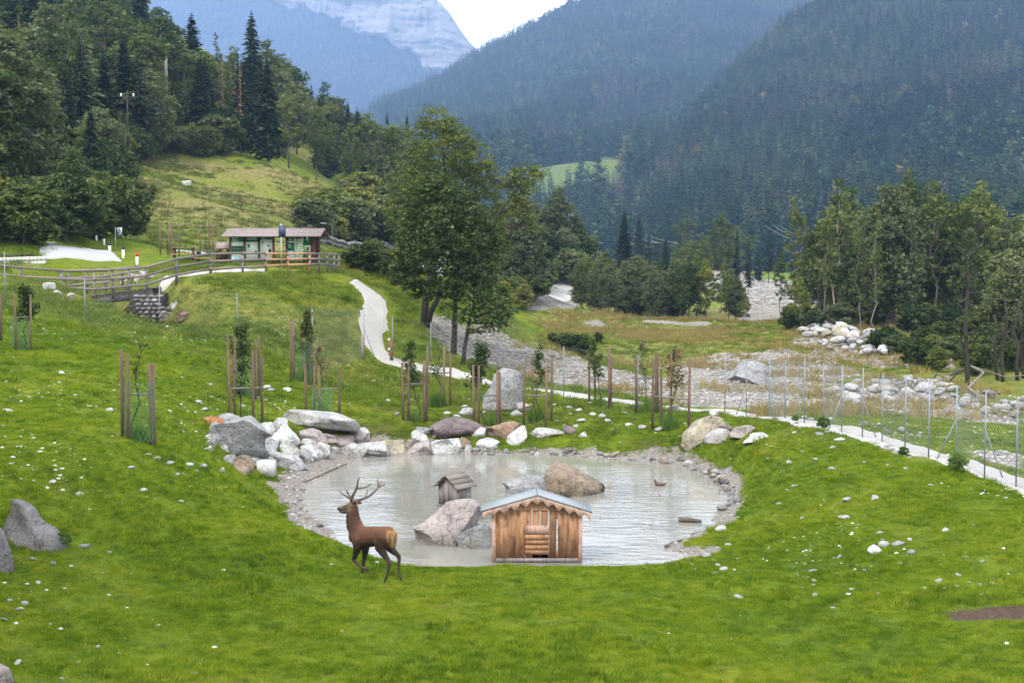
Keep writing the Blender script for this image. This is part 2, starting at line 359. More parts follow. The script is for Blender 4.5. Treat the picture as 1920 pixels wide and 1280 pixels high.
hb = math_(t, 'ADD', math_(t, 'MULTIPLY', nC, .6), math_(t, 'MULTIPLY', nD, .4))
princ(t, o, c, .95, hb, 1., .10, spec=.1)
simple('path_gravel', (.40,.385,.36), .95, var=.30, scale=18, bs=.7, bd=.05)
leafmat('grass_blade', (.040,.082,.004), (.120,.185,.007), (.23,.25,.018), trans=.35)
# turf blades take the same patches as the ground beneath
t = MATS['grass_blade'].node_tree; rp = [n for n in t.nodes if n.type == 'VALTORGB'][0]
p = pos(t); nA = noise(t, .22, 4, p); nB = noise(t, 1.6, 6, p, .7)
f = math_(t, 'ADD', math_(t, 'MULTIPLY', nA, .9), math_(t, 'ADD', math_(t, 'MULTIPLY', nB, .7), -.30))
oi = [n for n in t.nodes if n.type == 'OBJECT_INFO'][0]
f = math_(t, 'ADD', f, math_(t, 'MULTIPLY', math_(t, 'SUBTRACT', oi.outputs['Random'], .5), .8)); t.links.new(f, rp.inputs[0])
leafmat('rough_blade', (.036,.064,.009), (.090,.130,.015), (.20,.195,.040), trans=.3)
leafmat('meadow_blade', (.032,.050,.012), (.078,.098,.025), (.17,.155,.055), trans=.3)
for nm in ('rough_blade', 'meadow_blade'):
    t = MATS[nm].node_tree; rp = [n for n in t.nodes if n.type == 'VALTORGB'][0]; src = rp.inputs[0].links[0].from_socket
    t.links.new(math_(t, 'ADD', math_(t, 'MULTIPLY', src, .6), math_(t, 'SUBTRACT', math_(t, 'MULTIPLY', noise(t, .35, 5, pos(t), .65), 1.5), .52)), rp.inputs[0])
# mountains
def mount(name, rockc):
    m, t, o = nodes(name); p = pos(t)
    at_ = N(t, 'ShaderNodeAttribute', attribute_name='cover'); sep = t.nodes.new('ShaderNodeSeparateColor'); t.links.new(at_.outputs['Color'], sep.inputs[0])
    mpn = t.nodes.new('ShaderNodeMapping'); mpn.inputs['Scale'].default_value = (.004, .004, .03); t.links.new(p, mpn.inputs['Vector'])
    n1 = noise(t, 1., 8, mpn.outputs[0], .7); n2 = noise(t, .02, 6, p, .7); n3 = noise(t, .1, 4, p, .6)
    rock = ramp(t, n1, [(.35, tuple(x*.5 for x in rockc)), (.5, rockc), (.65, tuple(min(.8, x*1.3) for x in rockc))])
    rock = mix(t, ramp(t, n2, [(.56, (0,)*3), (.62, (1,)*3)]), rock, (.05,.08,.045))
    forest = ramp(t, n3, [(.3, (.004,.009,.005)), (.6, (.012,.022,.011)), (.8, (.025,.035,.016))])
    mead = ramp(t, n2, [(.3, (.07,.105,.022)), (.7, (.11,.14,.035))])
    c = mix(t, sep.outputs[1], forest, mead); c = mix(t, ramp(t, math_(t, 'ADD', sep.outputs[0], math_(t, 'MULTIPLY', math_(t, 'SUBTRACT', n2, .5), .9)), [(.42, (0,)*3), (.55, (1,)*3)]), c, rock)
    princ(t, o, c, .95, n1, .6, 8., spec=.05)
mount('mountain', (.18,.165,.155))
# pond water
m, t, o = nodes('water'); p = pos(t)
mpn = t.nodes.new('ShaderNodeMapping'); mpn.inputs['Scale'].default_value = (.8, 1.7, 1.); t.links.new(p, mpn.inputs['Vector'])
w1 = noise(t, 1.9, 3, mpn.outputs[0], .5); w2 = noise(t, 8., 2, mpn.outputs[0], .5); w3 = ramp(t, noise(t, .22, 3, p), [(.38, (.12,)*3), (.62, (1,)*3)])
hgt = math_(t, 'MULTIPLY', math_(t, 'ADD', w1, math_(t, 'MULTIPLY', w2, .25)), w3)
fr = princ(t, o, (.19,.185,.16), .02, hgt, .35, .09, spec=.5); fr.inputs['IOR'].default_value = 1.45
# deer coat from its own colour attribute
m, t, o = nodes('coat'); a = N(t, 'ShaderNodeAttribute', attribute_name='coat'); v = objco(t)
mpn = t.nodes.new('ShaderNodeMapping'); mpn.inputs['Scale'].default_value = (14, 40, 40); t.links.new(v, mpn.inputs['Vector'])
n = noise(t, 1.4, 5, mpn.outputs[0], .7)
princ(t, o, mix(t, 1., a.outputs['Color'], ramp(t, n, [(.3, (.55,)*3), (.7, (1.45,)*3)]), 'MULTIPLY'), .8, n, .8, .02)

# ------------------------------------------------------------------ mesh helpers
def tag(o, label=None, cat=None, group=None, kind=None):
    if label: o['label'] = label
    if cat: o['category'] = cat
    if group: o['group'] = group
    if kind: o['kind'] = kind
    return o
def mk(name, V, Fs, mat, parent=None, smooth=False, mi=None, attrs=None):
    """V (n,3); Fs list of int arrays (m,k)"""
    me = bpy.data.meshes.new(name); V = np.asarray(V, np.float32)
    Fs = [np.asarray(f, np.int32) for f in Fs if len(f)]
    me.vertices.add(len(V)); me.vertices.foreach_set('co', V.ravel())
    tot = np.concatenate([np.full(len(f), f.shape[1], np.int32) for f in Fs]); idx = np.concatenate([f.ravel() for f in Fs])
    me.loops.add(len(idx)); me.loops.foreach_set('vertex_index', idx)
    me.polygons.add(len(tot)); me.polygons.foreach_set('loop_start', np.concatenate([[0], np.cumsum(tot)[:-1]]).astype(np.int32))
    me.polygons.foreach_set('loop_total', tot)
    if mi is not None: me.polygons.foreach_set('material_index', np.asarray(mi, np.int32))
    if smooth: me.polygons.foreach_set('use_smooth', np.ones(len(tot), bool))
    for mm in (mat if isinstance(mat, (list, tuple)) else [mat]): me.materials.append(MATS[mm])
    me.update(calc_edges=True)
    if attrs:
        for k, a in attrs.items():
            a = np.asarray(a, np.float32)
            if a.ndim == 1: x = me.attributes.new(k, 'FLOAT', 'POINT'); x.data.foreach_set('value', a)
            else:
                x = me.attributes.new(k, 'FLOAT_COLOR', 'POINT')
                if a.shape[1] == 3: a = np.c_[a, np.ones(len(a))]
                x.data.foreach_set('color', a.astype(np.float32).ravel())
    return link(name, me, parent)
def link(name, me, parent=None):
    ob = bpy.data.objects.new(name, me); C.objects.link(ob)
    if parent is not None: ob.parent = parent
    return ob
def empty(name, loc=(0, 0, 0), rz=0.):
    ob = bpy.data.objects.new(name, None); C.objects.link(ob); ob.location = tuple(loc); ob.rotation_euler = (0, 0, rz); ob.empty_display_size = .3
    return ob
class MB:
    def __init__(s): s.V = []; s.T = []; s.Q = []; s.n = 0
    def add(s, V, T=None, Q=None):
        V = np.asarray(V, float); s.V.append(V)
        if T is not None and len(T): s.T.append(np.asarray(T)+s.n)
        if Q is not None and len(Q): s.Q.append(np.asarray(Q)+s.n)
        s.n += len(V)
    def box(s, c, sz, rz=0., rx=0., ry=0., M=None):
        x, y, z = [k/2 for k in sz]
        V = np.array([(-x,-y,-z),(x,-y,-z),(x,y,-z),(-x,y,-z),(-x,-y,z),(x,-y,z),(x,y,z),(-x,y,z)])
        R = np.array(Matrix.Rotation(rz, 3, 'Z') @ Matrix.Rotation(ry, 3, 'Y') @ Matrix.Rotation(rx, 3, 'X'))
        if M is not None: R = np.array(M)
        s.add(V @ R.T+np.asarray(c, float), Q=[(0,3,2,1),(4,5,6,7),(0,1,5,4),(1,2,6,5),(2,3,7,6),(3,0,4,7)])
    def beam(s, a, b, w, h):
        """rectangular bar from a to b"""
        a = np.asarray(a, float); b = np.asarray(b, float); d = Vector(b-a); L_ = d.length
        if abs(d.normalized().z) > .95: M = d.to_track_quat('X', 'Y').to_matrix()
        else:
            x = d.normalized(); y = Vector((0, 0, 1)).cross(x).normalized(); z = x.cross(y); M = Matrix((x, y, z)).transposed()
        s.box((a+b)/2, (L_, w, h), M=M)
    def tube(s, pts, rad, sides=6, cap=True):
        pts = np.asarray(pts, float); n = len(pts); rad = np.broadcast_to(np.asarray(rad, float), (n,))
        tg = np.gradient(pts, axis=0); tg /= np.linalg.norm(tg, axis=1)[:, None]+1e-9
        up = np.array([0, 0, 1.]) if abs(tg[0][2]) < .9 else np.array([1., 0, 0])
        V = []; u = np.cross(tg[0], up); u /= np.linalg.norm(u)
        an = np.arange(sides)*2*PI/sides
        for i in range(n):
            u = u-tg[i]*(u@tg[i]); u /= np.linalg.norm(u)+1e-9; v = np.cross(tg[i], u)
            V.append(pts[i]+rad[i]*(np.cos(an)[:, None]*u+np.sin(an)[:, None]*v))
        V = np.concatenate(V); Q = []
        for i in range(n-1):
            for j in range(sides):
                k = (j+1) % sides; Q.append((i*sides+j, i*sides+k, (i+1)*sides+k, (i+1)*sides+j))
        T = []
        if cap:
            V = np.r_[V, [pts[0]], [pts[-1]]]; a = n*sides; b = a+1
            for j in range(sides):
                k = (j+1) % sides; T.append((a, k, j)); T.append((b, (n-1)*sides+j, (n-1)*sides+k))
        s.add(V, T, Q)
    def build(s, name, mat, parent=None, smooth=False, attrs=None):
        return mk(name, np.concatenate(s.V), [np.concatenate(s.T) if s.T else [], np.concatenate(s.Q) if s.Q else []], mat, parent, smooth, attrs=attrs)
_ico = {}
def ico(k):
    if k not in _ico:
        b = bmesh.new(); bmesh.ops.create_icosphere(b, subdivisions=k, radius=1.); b.verts.index_update()
        _ico[k] = (np.array([v.co[:] for v in b.verts]), np.array([[v.index for v in f.verts] for f in b.faces])); b.free()
    return _ico[k][0].copy(), _ico[k][1]
def leafquads(Cn, Nn, size, rs, asp=.55):
    """rhombic leaves at Cn with normals Nn"""
    n = len(Cn); r = rs.normal(size=(n, 3)); Nn = Nn/(np.linalg.norm(Nn, axis=1)[:, None]+1e-9)
    u = np.cross(Nn, r); u /= np.linalg.norm(u, axis=1)[:, None]+1e-9; v = np.cross(Nn, u)
    size = np.broadcast_to(size, (n,))[:, None]
    V = np.stack([Cn-u*size, Cn+v*size*asp, Cn+u*size, Cn-v*size*asp], 1).reshape(-1, 3)
    return V, np.arange(4*n).reshape(n, 4)
def clumps(blobs, rc, per, leaf, rs, flat=.6, dens=1.):
    """blobs: (x,y,z,rx,ry,rz). Small leaf clumps through the outer part of each blob"""
    Cs = []
    for (x, y, z, rx, ry, rz) in blobs:
        k = max(4, int(dens*5*(rx*rz+rx*ry+ry*rz)/3/rc**2))
        d = rs.normal(size=(k, 3)); d /= np.linalg.norm(d, axis=1)[:, None]
        r = rs.uniform(.35, 1., size=k)**.6*(1+rs.normal(size=k)*.07)
        Cs.append(np.array([x, y, z])+d*r[:, None]*np.array([rx, ry, rz]))
    Cs = np.concatenate(Cs); k = len(Cs)
    tint = rs.uniform(size=k)
    rr = rc*rs.uniform(.6, 1.3, size=k)
    o = rs.normal(size=(k, per, 3)); o /= np.linalg.norm(o, axis=2)[:, :, None]; o *= rs.uniform(.3, 1, size=(k, per, 1))**.5
    P_ = Cs[:, None]+o*rr[:, None, None]*np.array([1, 1, flat])
    Nn = o*np.array([1, 1, 1.4])+rs.normal(size=o.shape)*.55+np.array([0, 0, .5])
    V, Q = leafquads(P_.reshape(-1, 3), Nn.reshape(-1, 3), leaf*rs.uniform(.6, 1.25, size=k*per), rs)
    ti = np.repeat(np.clip(np.repeat(tint, per)+rs.normal(size=k*per)*.15, 0, 1), 4)
    return V, Q, ti, Cs
def limb(a, b, rs, sag=.15, n=5):
    a = np.asarray(a, float); b = np.asarray(b, float); t_ = np.linspace(0, 1, n)[:, None]
    L_ = np.linalg.norm(b-a); p = a+(b-a)*t_
    p += np.sin(t_*PI)*rs.normal(size=3)*L_*sag*.4; p[1:-1] += rs.normal(size=(n-2, 3))*L_*.03
    return p
def broadleaf(seed, Ht=16., W=3.6, bare=.3, rc=.55, per=9, leaf=.26, mat='leaf_mid', bark='bark', lean=0., nb=11, tr=.15, stems=1):
    """returns (trunk mesh, crown mesh) of a broadleaved tree at the origin"""
    rs = np.random.RandomState(seed); mb = MB(); blobs = []
    for s_ in range(stems):
        ox, oy = (0, 0) if stems == 1 else rs.uniform(-.12, .12, 2)*W
        top = np.array([ox*2+lean*Ht+rs.uniform(-.04, .04)*Ht, oy*2+rs.uniform(-.03, .03)*Ht, Ht*.9])
        tk = limb((ox, oy, -.3), top, rs, .12, 8); r0 = tr*(1 if stems == 1 else .7)
        mb.tube(tk, np.linspace(r0, r0*.18, 8), 7)
        for i in range(nb):
            h = bare+(1-bare)*((i+.5)/nb); k = h*.97*7; j = min(int(k), 6); p = tk[j]+(tk[j+1]-tk[j])*(k-j)
            prof = math.sin(min(1, (h-bare)/(1-bare)*.82+.18)*PI)**.7
            an = i*2.4+rs.uniform(-.5, .5); R = W*prof*rs.uniform(.45, 1.)
            q = np.array([p[0]+math.cos(an)*R*.7, p[1]+math.sin(an)*R*.7, min(p[2]+R*.5, Ht*.96)])
            st = p-np.array([0, 0, min(R*.5, p[2]*.25)])
            mb.tube(limb(st, q, rs, .2, 4), np.linspace(r0*.38, r0*.08, 4), 4, False)
            rb = W*rs.uniform(.24, .42)*(.55+.45*prof); blobs.append((*q, rb, rb, rb*rs.uniform(.6, .95)))
        blobs.append((*(top+np.array([0, 0, Ht*.03])), W*.22, W*.22, W*.3))
    V, Q, ti, Cs = clumps(blobs, rc, per, leaf, rs)
    me_t = mb.build('trunk', bark, smooth=True); cr_ = mk('crown', V, [Q], mat, attrs={'tint': ti})
    return pop(me_t), pop(cr_)
def pop(o):
    me = o.data; bpy.data.objects.remove(o); return me
def spruce(seed, Ht=22., W=3.0, bare=.12, wh=34, nb=9, mat='leaf_spruce', bark='bark', q=6, tr=.2, thin=1.):
    rs = np.random.RandomState(seed); mb = MB()
    tk = np.array([(0, 0, -.4), (0, 0, Ht*.5), (0, 0, Ht)]); mb.tube(tk, [tr, tr*.6, .02], 7)
    Cn = []; Nn = []; Sz = []; Ti = []
    for i in range(wh):
        t_ = i/(wh-1); h = Ht*(bare+(1-bare)*t_**.95); R0 = W*(1-t_)**.75*(.55+.45*min(1, t_*5+.3))+.12
        for b in range(nb):
            if rs.uniform() > thin: continue
            R = R0*rs.uniform(.62, 1.12); h = Ht*(bare+(1-bare)*min(1, (i+rs.uniform(-.6, .6))/(wh-1))**.95) if i < wh-3 else h; an = rs.uniform(0, 2*PI); dr = .10+.30*(1-t_); d = np.array([math.cos(an), math.sin(an), 0]); sd_ = np.array([-d[1], d[0], 0])
            ti = rs.uniform()
            n = max(2, int(q*(.4+.6*R/W)))
            for k in range(n):
                u = (k+.7)/n; p = d*R*u+np.array([0, 0, h-dr*R*u*u*1.3+.10*R*u]); wd = (.36*R*(1.05-u*.7)+.13)*rs.uniform(.7, 1.2)
                Cn.append(p+sd_*rs.uniform(-.35, .35)*wd); Nn.append(np.array([rs.normal()*.4+d[0]*.5, rs.normal()*.4+d[1]*.5, 1.])); Sz.append(max(wd, R/n*.9)); Ti.append(np.clip(ti+rs.normal()*.12, 0, 1))
    V, Q = leafquads(np.array(Cn), np.array(Nn), np.array(Sz), rs, .5)
    tr_ = pop(mb.build('trunk', bark, smooth=True)); cr_ = pop(mk('crown', V, [Q], mat, attrs={'tint': np.repeat(Ti, 4)}))
    return tr_, cr_

# ------------------------------------------------------------------ the ground
ys = np.exp(np.linspace(math.log(12), math.log(1900), 640)); us = np.linspace(-1, 1, 460); us = .62*(us*.62+.38*us**3)/1.
X = us[None, :]*(ys[:, None]+18)*1.35; Y = np.repeat(ys[:, None], len(us), 1); Z = H(X, Y)
def px_of(x, y): return 960+F*x/y*CP
def py_of(x, y, z):
    dz = z-CAMZ; f = y*CP-dz*SP; u = y*SP+dz*CP; return 640-F*u/f
PX = px_of(X, Y); PY = py_of(X, Y, Z)
def wpoly(pts): return np.array([G(a, b)[:2] for a, b in pts])
def inside(poly, soft=.5):
    return 1-sstep(-soft, soft, poly_sd(X.ravel(), Y.ravel(), poly).reshape(X.shape))
sdp = poly_sd(X.ravel(), Y.ravel(), SHORE).reshape(X.shape)
n1 = fbm2(X*.5, Y*.5, 31, 4); n2 = fbm2(X*.08, Y*.08, 33, 4)
beach = np.where(Y < 39.5, .15, np.where(X < -2, 1.15, .55))+n1*1.3
beach = np.where((X > 4.0) & (Y < 50) & (Y > 37.5), .7+n1*1.6, beach)
grav = 1-sstep(beach-.15, beach+.25, sdp)
soil = np.zeros_like(grav); dry = np.zeros_like(grav)
RIP = wpoly([(790,592),(835,588),(900,605),(1000,650),(1100,680),(1180,698),(1260,712),(1360,700),(1480,735),(1560,725),(1700,705),(1800,745),(1910,770),(1910,800),(1700,775),(1560,760),(1400,765),(1290,762),(1200,745),(1050,722),(940,690),(860,665),(800,620)])
grav = np.maximum(grav, inside(RIP, 1.2)*(.86+n1*1.1+fbm2(X*.16, Y*.10, 39, 3)*1.0))
for pl in ([(1240,690),(1290,672),(1380,660),(1490,655),(1560,672),(1620,700),(1500,735),(1370,720),(1290,705)], [(1480,640),(1520,622),(1600,640),(1700,668),(1780,672),(1790,690),(1650,690),(1560,672)],
           [(1400,532),(1480,526),(1500,540),(1495,600),(1385,600),(1390,560)], [(1195,606),(1260,600),(1340,606),(1290,612)], [(1095,600),(1130,600),(1140,612),(1100,612)], [(985,585),(1040,545),(1085,545),(1080,580)],
           [(1640,830),(1700,842),(1740,868),(1680,850)],[(1800,840),(1920,850),(1920,880),(1860,868)]):
    grav = np.maximum(grav, inside(wpoly(pl), 1.0)*(.9+n1*.6))
# wide river bed further up the valley
grav = np.maximum(grav, (1-sstep(8, 20, np.abs(X-(Y-230)*.12-44)+n2*20))*sstep(230, 260, Y)*(1-sstep(700, 900, Y)))
worn = sstep(.10, .24, fbm2(X*.22, Y*.16, 41, 4))*(Y < 75)*.55; soil = np.maximum(soil, worn*(.7+n1*1.2))
for pl, k in (([(640,740),(700,745),(760,765),(760,778),(700,770),(650,755)], .50), ([(690,808),(740,808),(765,820),(720,835),(690,825)], .6), ([(555,825),(600,830),(610,850),(575,850)], 1.), ([(1760,1150),(1850,1138),(1930,1130),(1930,1160),(1850,1160),(1790,1163)], 1.1),
              ([(840,755),(960,770),(900,785),(850,775)], .55), ([(60,885),(190,905),(240,935),(150,945),(60,915)], .42), ([(1400,860),(1450,858),(1440,870),(1410,870)], .6)):
    soil = np.maximum(soil, inside(wpoly(pl), .35)*k)
soil = np.maximum(soil, (1-sstep(2.0, 3.6, sdp))*sstep(50, 53, Y)*(X < -4)*.5)
dry = sstep(95, 125, Y)*(X > 2)*(.68+n2*1.4)*sstep(-3, 2, -(Z))
dry = np.maximum(dry, sstep(118, 150, Y)*(X < 0)*(.50+n2*1.7))
dry = np.maximum(dry, sstep(70, 80, Y)*(X < 2)*(.22+n2*1.2))
dry = np.maximum(dry, (X > 10)*sstep(0, 2, poly_sd(X.ravel(), Y.ravel(), wpoly([(1270,760),(1359,775),(1500,790),(1620,822),(1760,862),(1905,915),(2100,1000)]), False).reshape(X.shape))*(Y > 36+.25*X)*(px_of(X, Y) > 1300)*(PY < 815+(PX-1500)*.22)*.45)
far = sstep(300, 500, Y); dry = dry*(1-far)
cover = np.stack([grav, soil, np.clip(dry, 0, 1), sstep(0, 1, (sdp-3)/2.)], -1).reshape(-1, 4)
nr, nc = X.shape; ii = (np.arange(nr-1)[:, None]*nc+np.arange(nc-1)[None]).ravel()
g_o = mk('ground', np.stack([X, Y, Z], -1).reshape(-1, 3), [np.stack([ii, ii+1, ii+nc+1, ii+nc], 1)], 'ground', smooth=True, attrs={'cover': cover})
tag(g_o, kind='structure')
def cover_at(x, y):
    """(gravel, soil, dry) at places, from the nearest ground vertex"""
    r = np.clip(np.searchsorted(ys, y), 0, nr-1); col = x/((ys[r]+18)*1.35)
    c_ = np.clip(np.searchsorted(us, col), 0, nc-1)
    return grav[r, c_], soil[r, c_], dry[r, c_]
# pond
pv = SHORE.mean(0)+(SHORE-SHORE.mean(0))*1.25
V = np.c_[np.r_[pv, [pv.mean(0)]], np.full(len(pv)+1, WZ)]
gx, gy = np.meshgrid(np.linspace(-12, 11, 60), np.linspace(35.9, 64, 60)); gg = np.stack([gx.ravel(), gy.ravel(), np.full(3600, WZ)], 1)
keep = poly_sd(gg[:, 0], gg[:, 1], SHORE) < 1.6; q = np.array([(i*60+j, i*60+j+1, (i+1)*60+j+1, (i+1)*60+j) for i in range(59) for j in range(59)])
q = q[keep[q].all(1)]; us_, inv = np.unique(q, return_inverse=True)
tag(mk('pond_water', gg[us_], [inv.reshape(-1, 4)], 'water', smooth=True), kind='structure')
# ribbons: path and road laid on the ground
def ribbon(name, pts, width, lift, mat, seed, rag=.25, step=.35, G_=True):
    W_ = np.array([G(a, b) if len_ is None else at(a, len_) for a, b, len_ in [(p + (None,))[:3] if len(p) == 2 else (p[0], 0, p[2]) for p in pts]])
    s_ = np.r_[0, np.cumsum(np.linalg.norm(np.diff(W_[:, :2], axis=0), axis=1))]; n = int(s_[-1]/step)
    tt = np.linspace(0, s_[-1], n); cx = np.interp(tt, s_, W_[:, 0]); cy = np.interp(tt, s_, W_[:, 1])
    k = np.ones(9)/9
    for _ in range(3):
        cx = np.convolve(np.pad(cx, 4, 'edge'), k, 'valid'); cy = np.convolve(np.pad(cy, 4, 'edge'), k, 'valid')
    tx = np.gradient(cx); ty = np.gradient(cy); l = np.hypot(tx, ty)+1e-9; nx, ny = -ty/l, tx/l
    wd = np.interp(tt, s_, width if hasattr(width, '__len__') else [width]*len(s_))
    m_ = 9; V = []
    for j in range(m_):
        f_ = (j/(m_-1)-.5); e = wd*f_
        if j in (0, m_-1): e = e*(1+fbm2(tt*1.1, tt*0+j, seed, 3)*rag*2)
        V.append(np.stack([cx+nx*e, cy+ny*e], 1))
    V = np.stack(V, 1).reshape(-1, 2); z = H(V[:, 0], V[:, 1])+lift
    z = z.reshape(n, m_); z[:, 0] -= lift*1.3; z[:, -1] -= lift*1.3
    z[0] -= .35; z[-1] -= .35
    i = (np.arange(n-1)[:, None]*m_+np.arange(m_-1)[None]).ravel()
    return tag(mk(name, np.c_[V, z.ravel()], [np.stack([i, i+1, i+m_+1, i+m_], 1)], mat, smooth=True), kind='structure')
ribbon('gravel_path', [(2080,975),(1920,905),(1800,870),(1700,838),(1600,812),(1500,790),(1400,777),(1300,768),(1190,757),(1100,748),(1000,732),(900,710),(840,697),(775,685),(735,676),(700,662),(682,645),(690,620),(705,600),(708,575),(702,555),(690,538),(665,526),(640,519)], [1.5]*10+[1.3]*5+[1.5]*3+[1.6]*6, .05, 'path_gravel', 3)
ribbon('terrace_path', [(282,538),(300,532),(340,522),(385,511),(430,506),(480,508),(520,507)], 1.2, .07, 'path_gravel', 5)
ribbon('road', [(158,0,95),(152,0,99),(150,0,104),(148,0,109),(146,0,113)], [5.6,5.6,5.4,5.,4.6], .15, 'asphalt', 7, .03, .6)
ribbon('road', [(330,0,126),(480,0,138),(620,0,150),(760,0,175),(900,0,225),(960,0,280)], 5.5, .12, 'asphalt', 8, .02, 1.)
ribbon('gravel_track', [(990,0,190),(1015,0,205),(1045,0,228),(1070,0,250)], 4., .1, 'path_gravel', 9, .2, 1.)

# ------------------------------------------------------------------ mountains
def surf(name, cols, rows, nu, nv, amp, seed, rockf=None, meadf=None, fs=.004):
    """rows: list of [(py, d) per col], foot to crest. Smoothly interpolated and roughened"""
    cols = np.array(cols, float); R = np.array(rows, float)          # rows, cols, 2
    uu = np.linspace(cols[0], cols[-1], nu); vv = np.linspace(0, len(rows)-1, nv)
    PYg = np.array([[np.interp(u, cols, R[r, :, 0]) for u in uu] for r in range(len(rows))])
    Dg = np.array([[np.interp(u, cols, R[r, :, 1]) for u in uu] for r in range(len(rows))])
    k = np.ones(7)/7
    for M_ in (PYg, Dg):
        for r in range(len(rows)): M_[r] = np.convolve(np.pad(M_[r], 3, 'edge'), k, 'valid')
    PYv = np.array([np.interp(vv, np.arange(len(rows)), PYg[:, i]) for i in range(nu)]).T
    Dv = np.array([np.interp(vv, np.arange(len(rows)), Dg[:, i]) for i in range(nu)]).T
    PXv = np.repeat(uu[None], nv, 0)
    a = (PXv-960)/F; b = (640-PYv)/F; yy = CP+b*SP; zz = -SP+b*CP; s_ = Dv/yy
    x = a*s_; y = Dv.copy(); z = CAMZ+zz*s_
    wv_ = np.clip(vv/(len(rows)-1)*3, 0, 1)[:, None]
    y = y+fbm2(x*fs, z*fs*1.5, seed, 5)*amp*2.2*wv_; z = z+fbm2(x*fs*1.3, y*fs, seed+50, 5)*amp*wv_
    rock = rockf(PXv, PYv, x, y, z) if rockf else np.zeros_like(x); md = meadf(PXv, PYv) if meadf else np.zeros_like(x)
    if rockf: y = y-(np.abs(fbm2(x*.012, z*.002, seed+9, 4))*260+np.abs(fbm2(x*.003, z*.02, seed+10, 3))*160)*rock
    i = (np.arange(nv-1)[:, None]*nu+np.arange(nu-1)[None]).ravel()
    o = mk(name, np.stack([x, y, z], -1).reshape(-1, 3), [np.stack([i, i+1, i+nu+1, i+nu], 1)], 'mountain', smooth=True, attrs={'cover': np.stack([rock, md, md*0], -1).reshape(-1, 3)})
    tag(o, kind='structure'); return (x, y, z, PXv, PYv, rock, md)
def blob(px, py, cx, cy, rx, ry): return np.clip(1.4-((px-cx)/rx)**2-((py-cy)/ry)**2, 0, 1)
def meadB(px, py): return np.maximum(np.maximum(blob(px, py, 1075, 345, 88, 24), blob(px, py, 1020, 368, 50, 20)), blob(px, py, 1135, 330, 26, 14))
mB = surf('mountain', [560,640,720,850,960,1090,1250,1500,1800,2300],
     [[(510,1000)]*2+[(515,1000)]+[(520,950)]*7, [(470,1300)]*3+[(440,1200)]*7, [(400,1700)]*3+[(350,1400)]*7, [(330,2300),(300,2400),(290,2400),(260,2400),(250,2300),(230,2300),(220,2300),(200,2400),(180,2400),(180,2400)],
      [(290,3300),(250,3300),(207,3400),(138,3500),(88,3600),(18,3700),(-5,3700),(-10,3700),(-10,3700),(-10,3700)], [(340,3900),(300,3900),(260,4000),(200,4100),(150,4200),(80,4300),(40,4300),(30,4300),(20,4300),(20,4300)]], 260, 170, 60, 5, meadf=meadB)
mA = surf('mountain', [1120,1170,1230,1300,1400,1500,1600,1800,2300],
     [[(530,1150),(520,950),(515,850),(512,780),(512,720),(512,680),(512,640),(512,560),(512,520)], [(500,1200),(470,1100),(420,1080),(400,1000),(400,950),(400,900),(400,850),(400,800),(400,750)],
      [(485,1300),(450,1250),(370,1300),(320,1300),(270,1350),(260,1300),(250,1250),(240,1200),(230,1150)], [(480,1400),(440,1400),(340,1550),(245,1700),(135,1850),(70,1900),(20,1950),(-8,1900),(-14,1800)],
      [(480,1500),(445,1500),(350,1700),(262,1900),(160,2100),(95,2200),(60,2300),(20,2300),(20,2300)], [(520,1600),(500,1600),(420,1900),(340,2150),(250,2400),(190,2500),(110,2600),(0,2600),(0,2600)]], 220, 170, 45, 15)
def rockC(px, py, x, y, z):
    poly = np.array([(600,-60),(480,-10),(520,8),(600,25),(680,70),(730,95),(790,120),(840,140),(890,135),(900,95),(850,30),(820,-60)], float)
    s_ = poly_sd(px.ravel(), py.ravel(), poly).reshape(px.shape)
    r = 1-sstep(-14, 10, s_+fbm2(px*.03, py*.03, 77, 4)*50)
    r = np.maximum(r, np.maximum(blob(px, py, 385, 8, 22, 14), 0*px)*(.10+fbm2(px*.08, py*.02, 78, 4)*2))
    return np.clip(r, 0, 1)
mC = surf('mountain', [0,200,400,560,700,790,820,850,880,900,950,1050],
     [[(300,4600)]*4+[(260,4700)]*4+[(240,4800)]*4, [(150,5200),(140,5200),(120,5200),(140,5200),(190,5200),(200,5300),(205,5300),(205,5300),(205,5300),(205,5300),(215,5400),(230,5400)],
      [(60,5800),(50,5800),(40,5700),(50,5700),(90,5650),(125,5700),(130,5700),(135,5700),(140,5700),(140,5800),(180,5900),(220,5900)],
      [(-20,6300),(-40,6300),(-40,6200),(-50,6000),(-40,5950),(-14,5950),(8,5950),(40,5950),(82,5950),(100,6000),(160,6100),(210,6100)],
      [(60,7000),(50,7000),(40,7000),(30,7000),(20,7000),(30,7000),(50,7000),(80,7000),(110,7000),(130,7000),(200,7000),(230,7000)]], 380, 260, 45, 25, rockf=rockC, fs=.002)

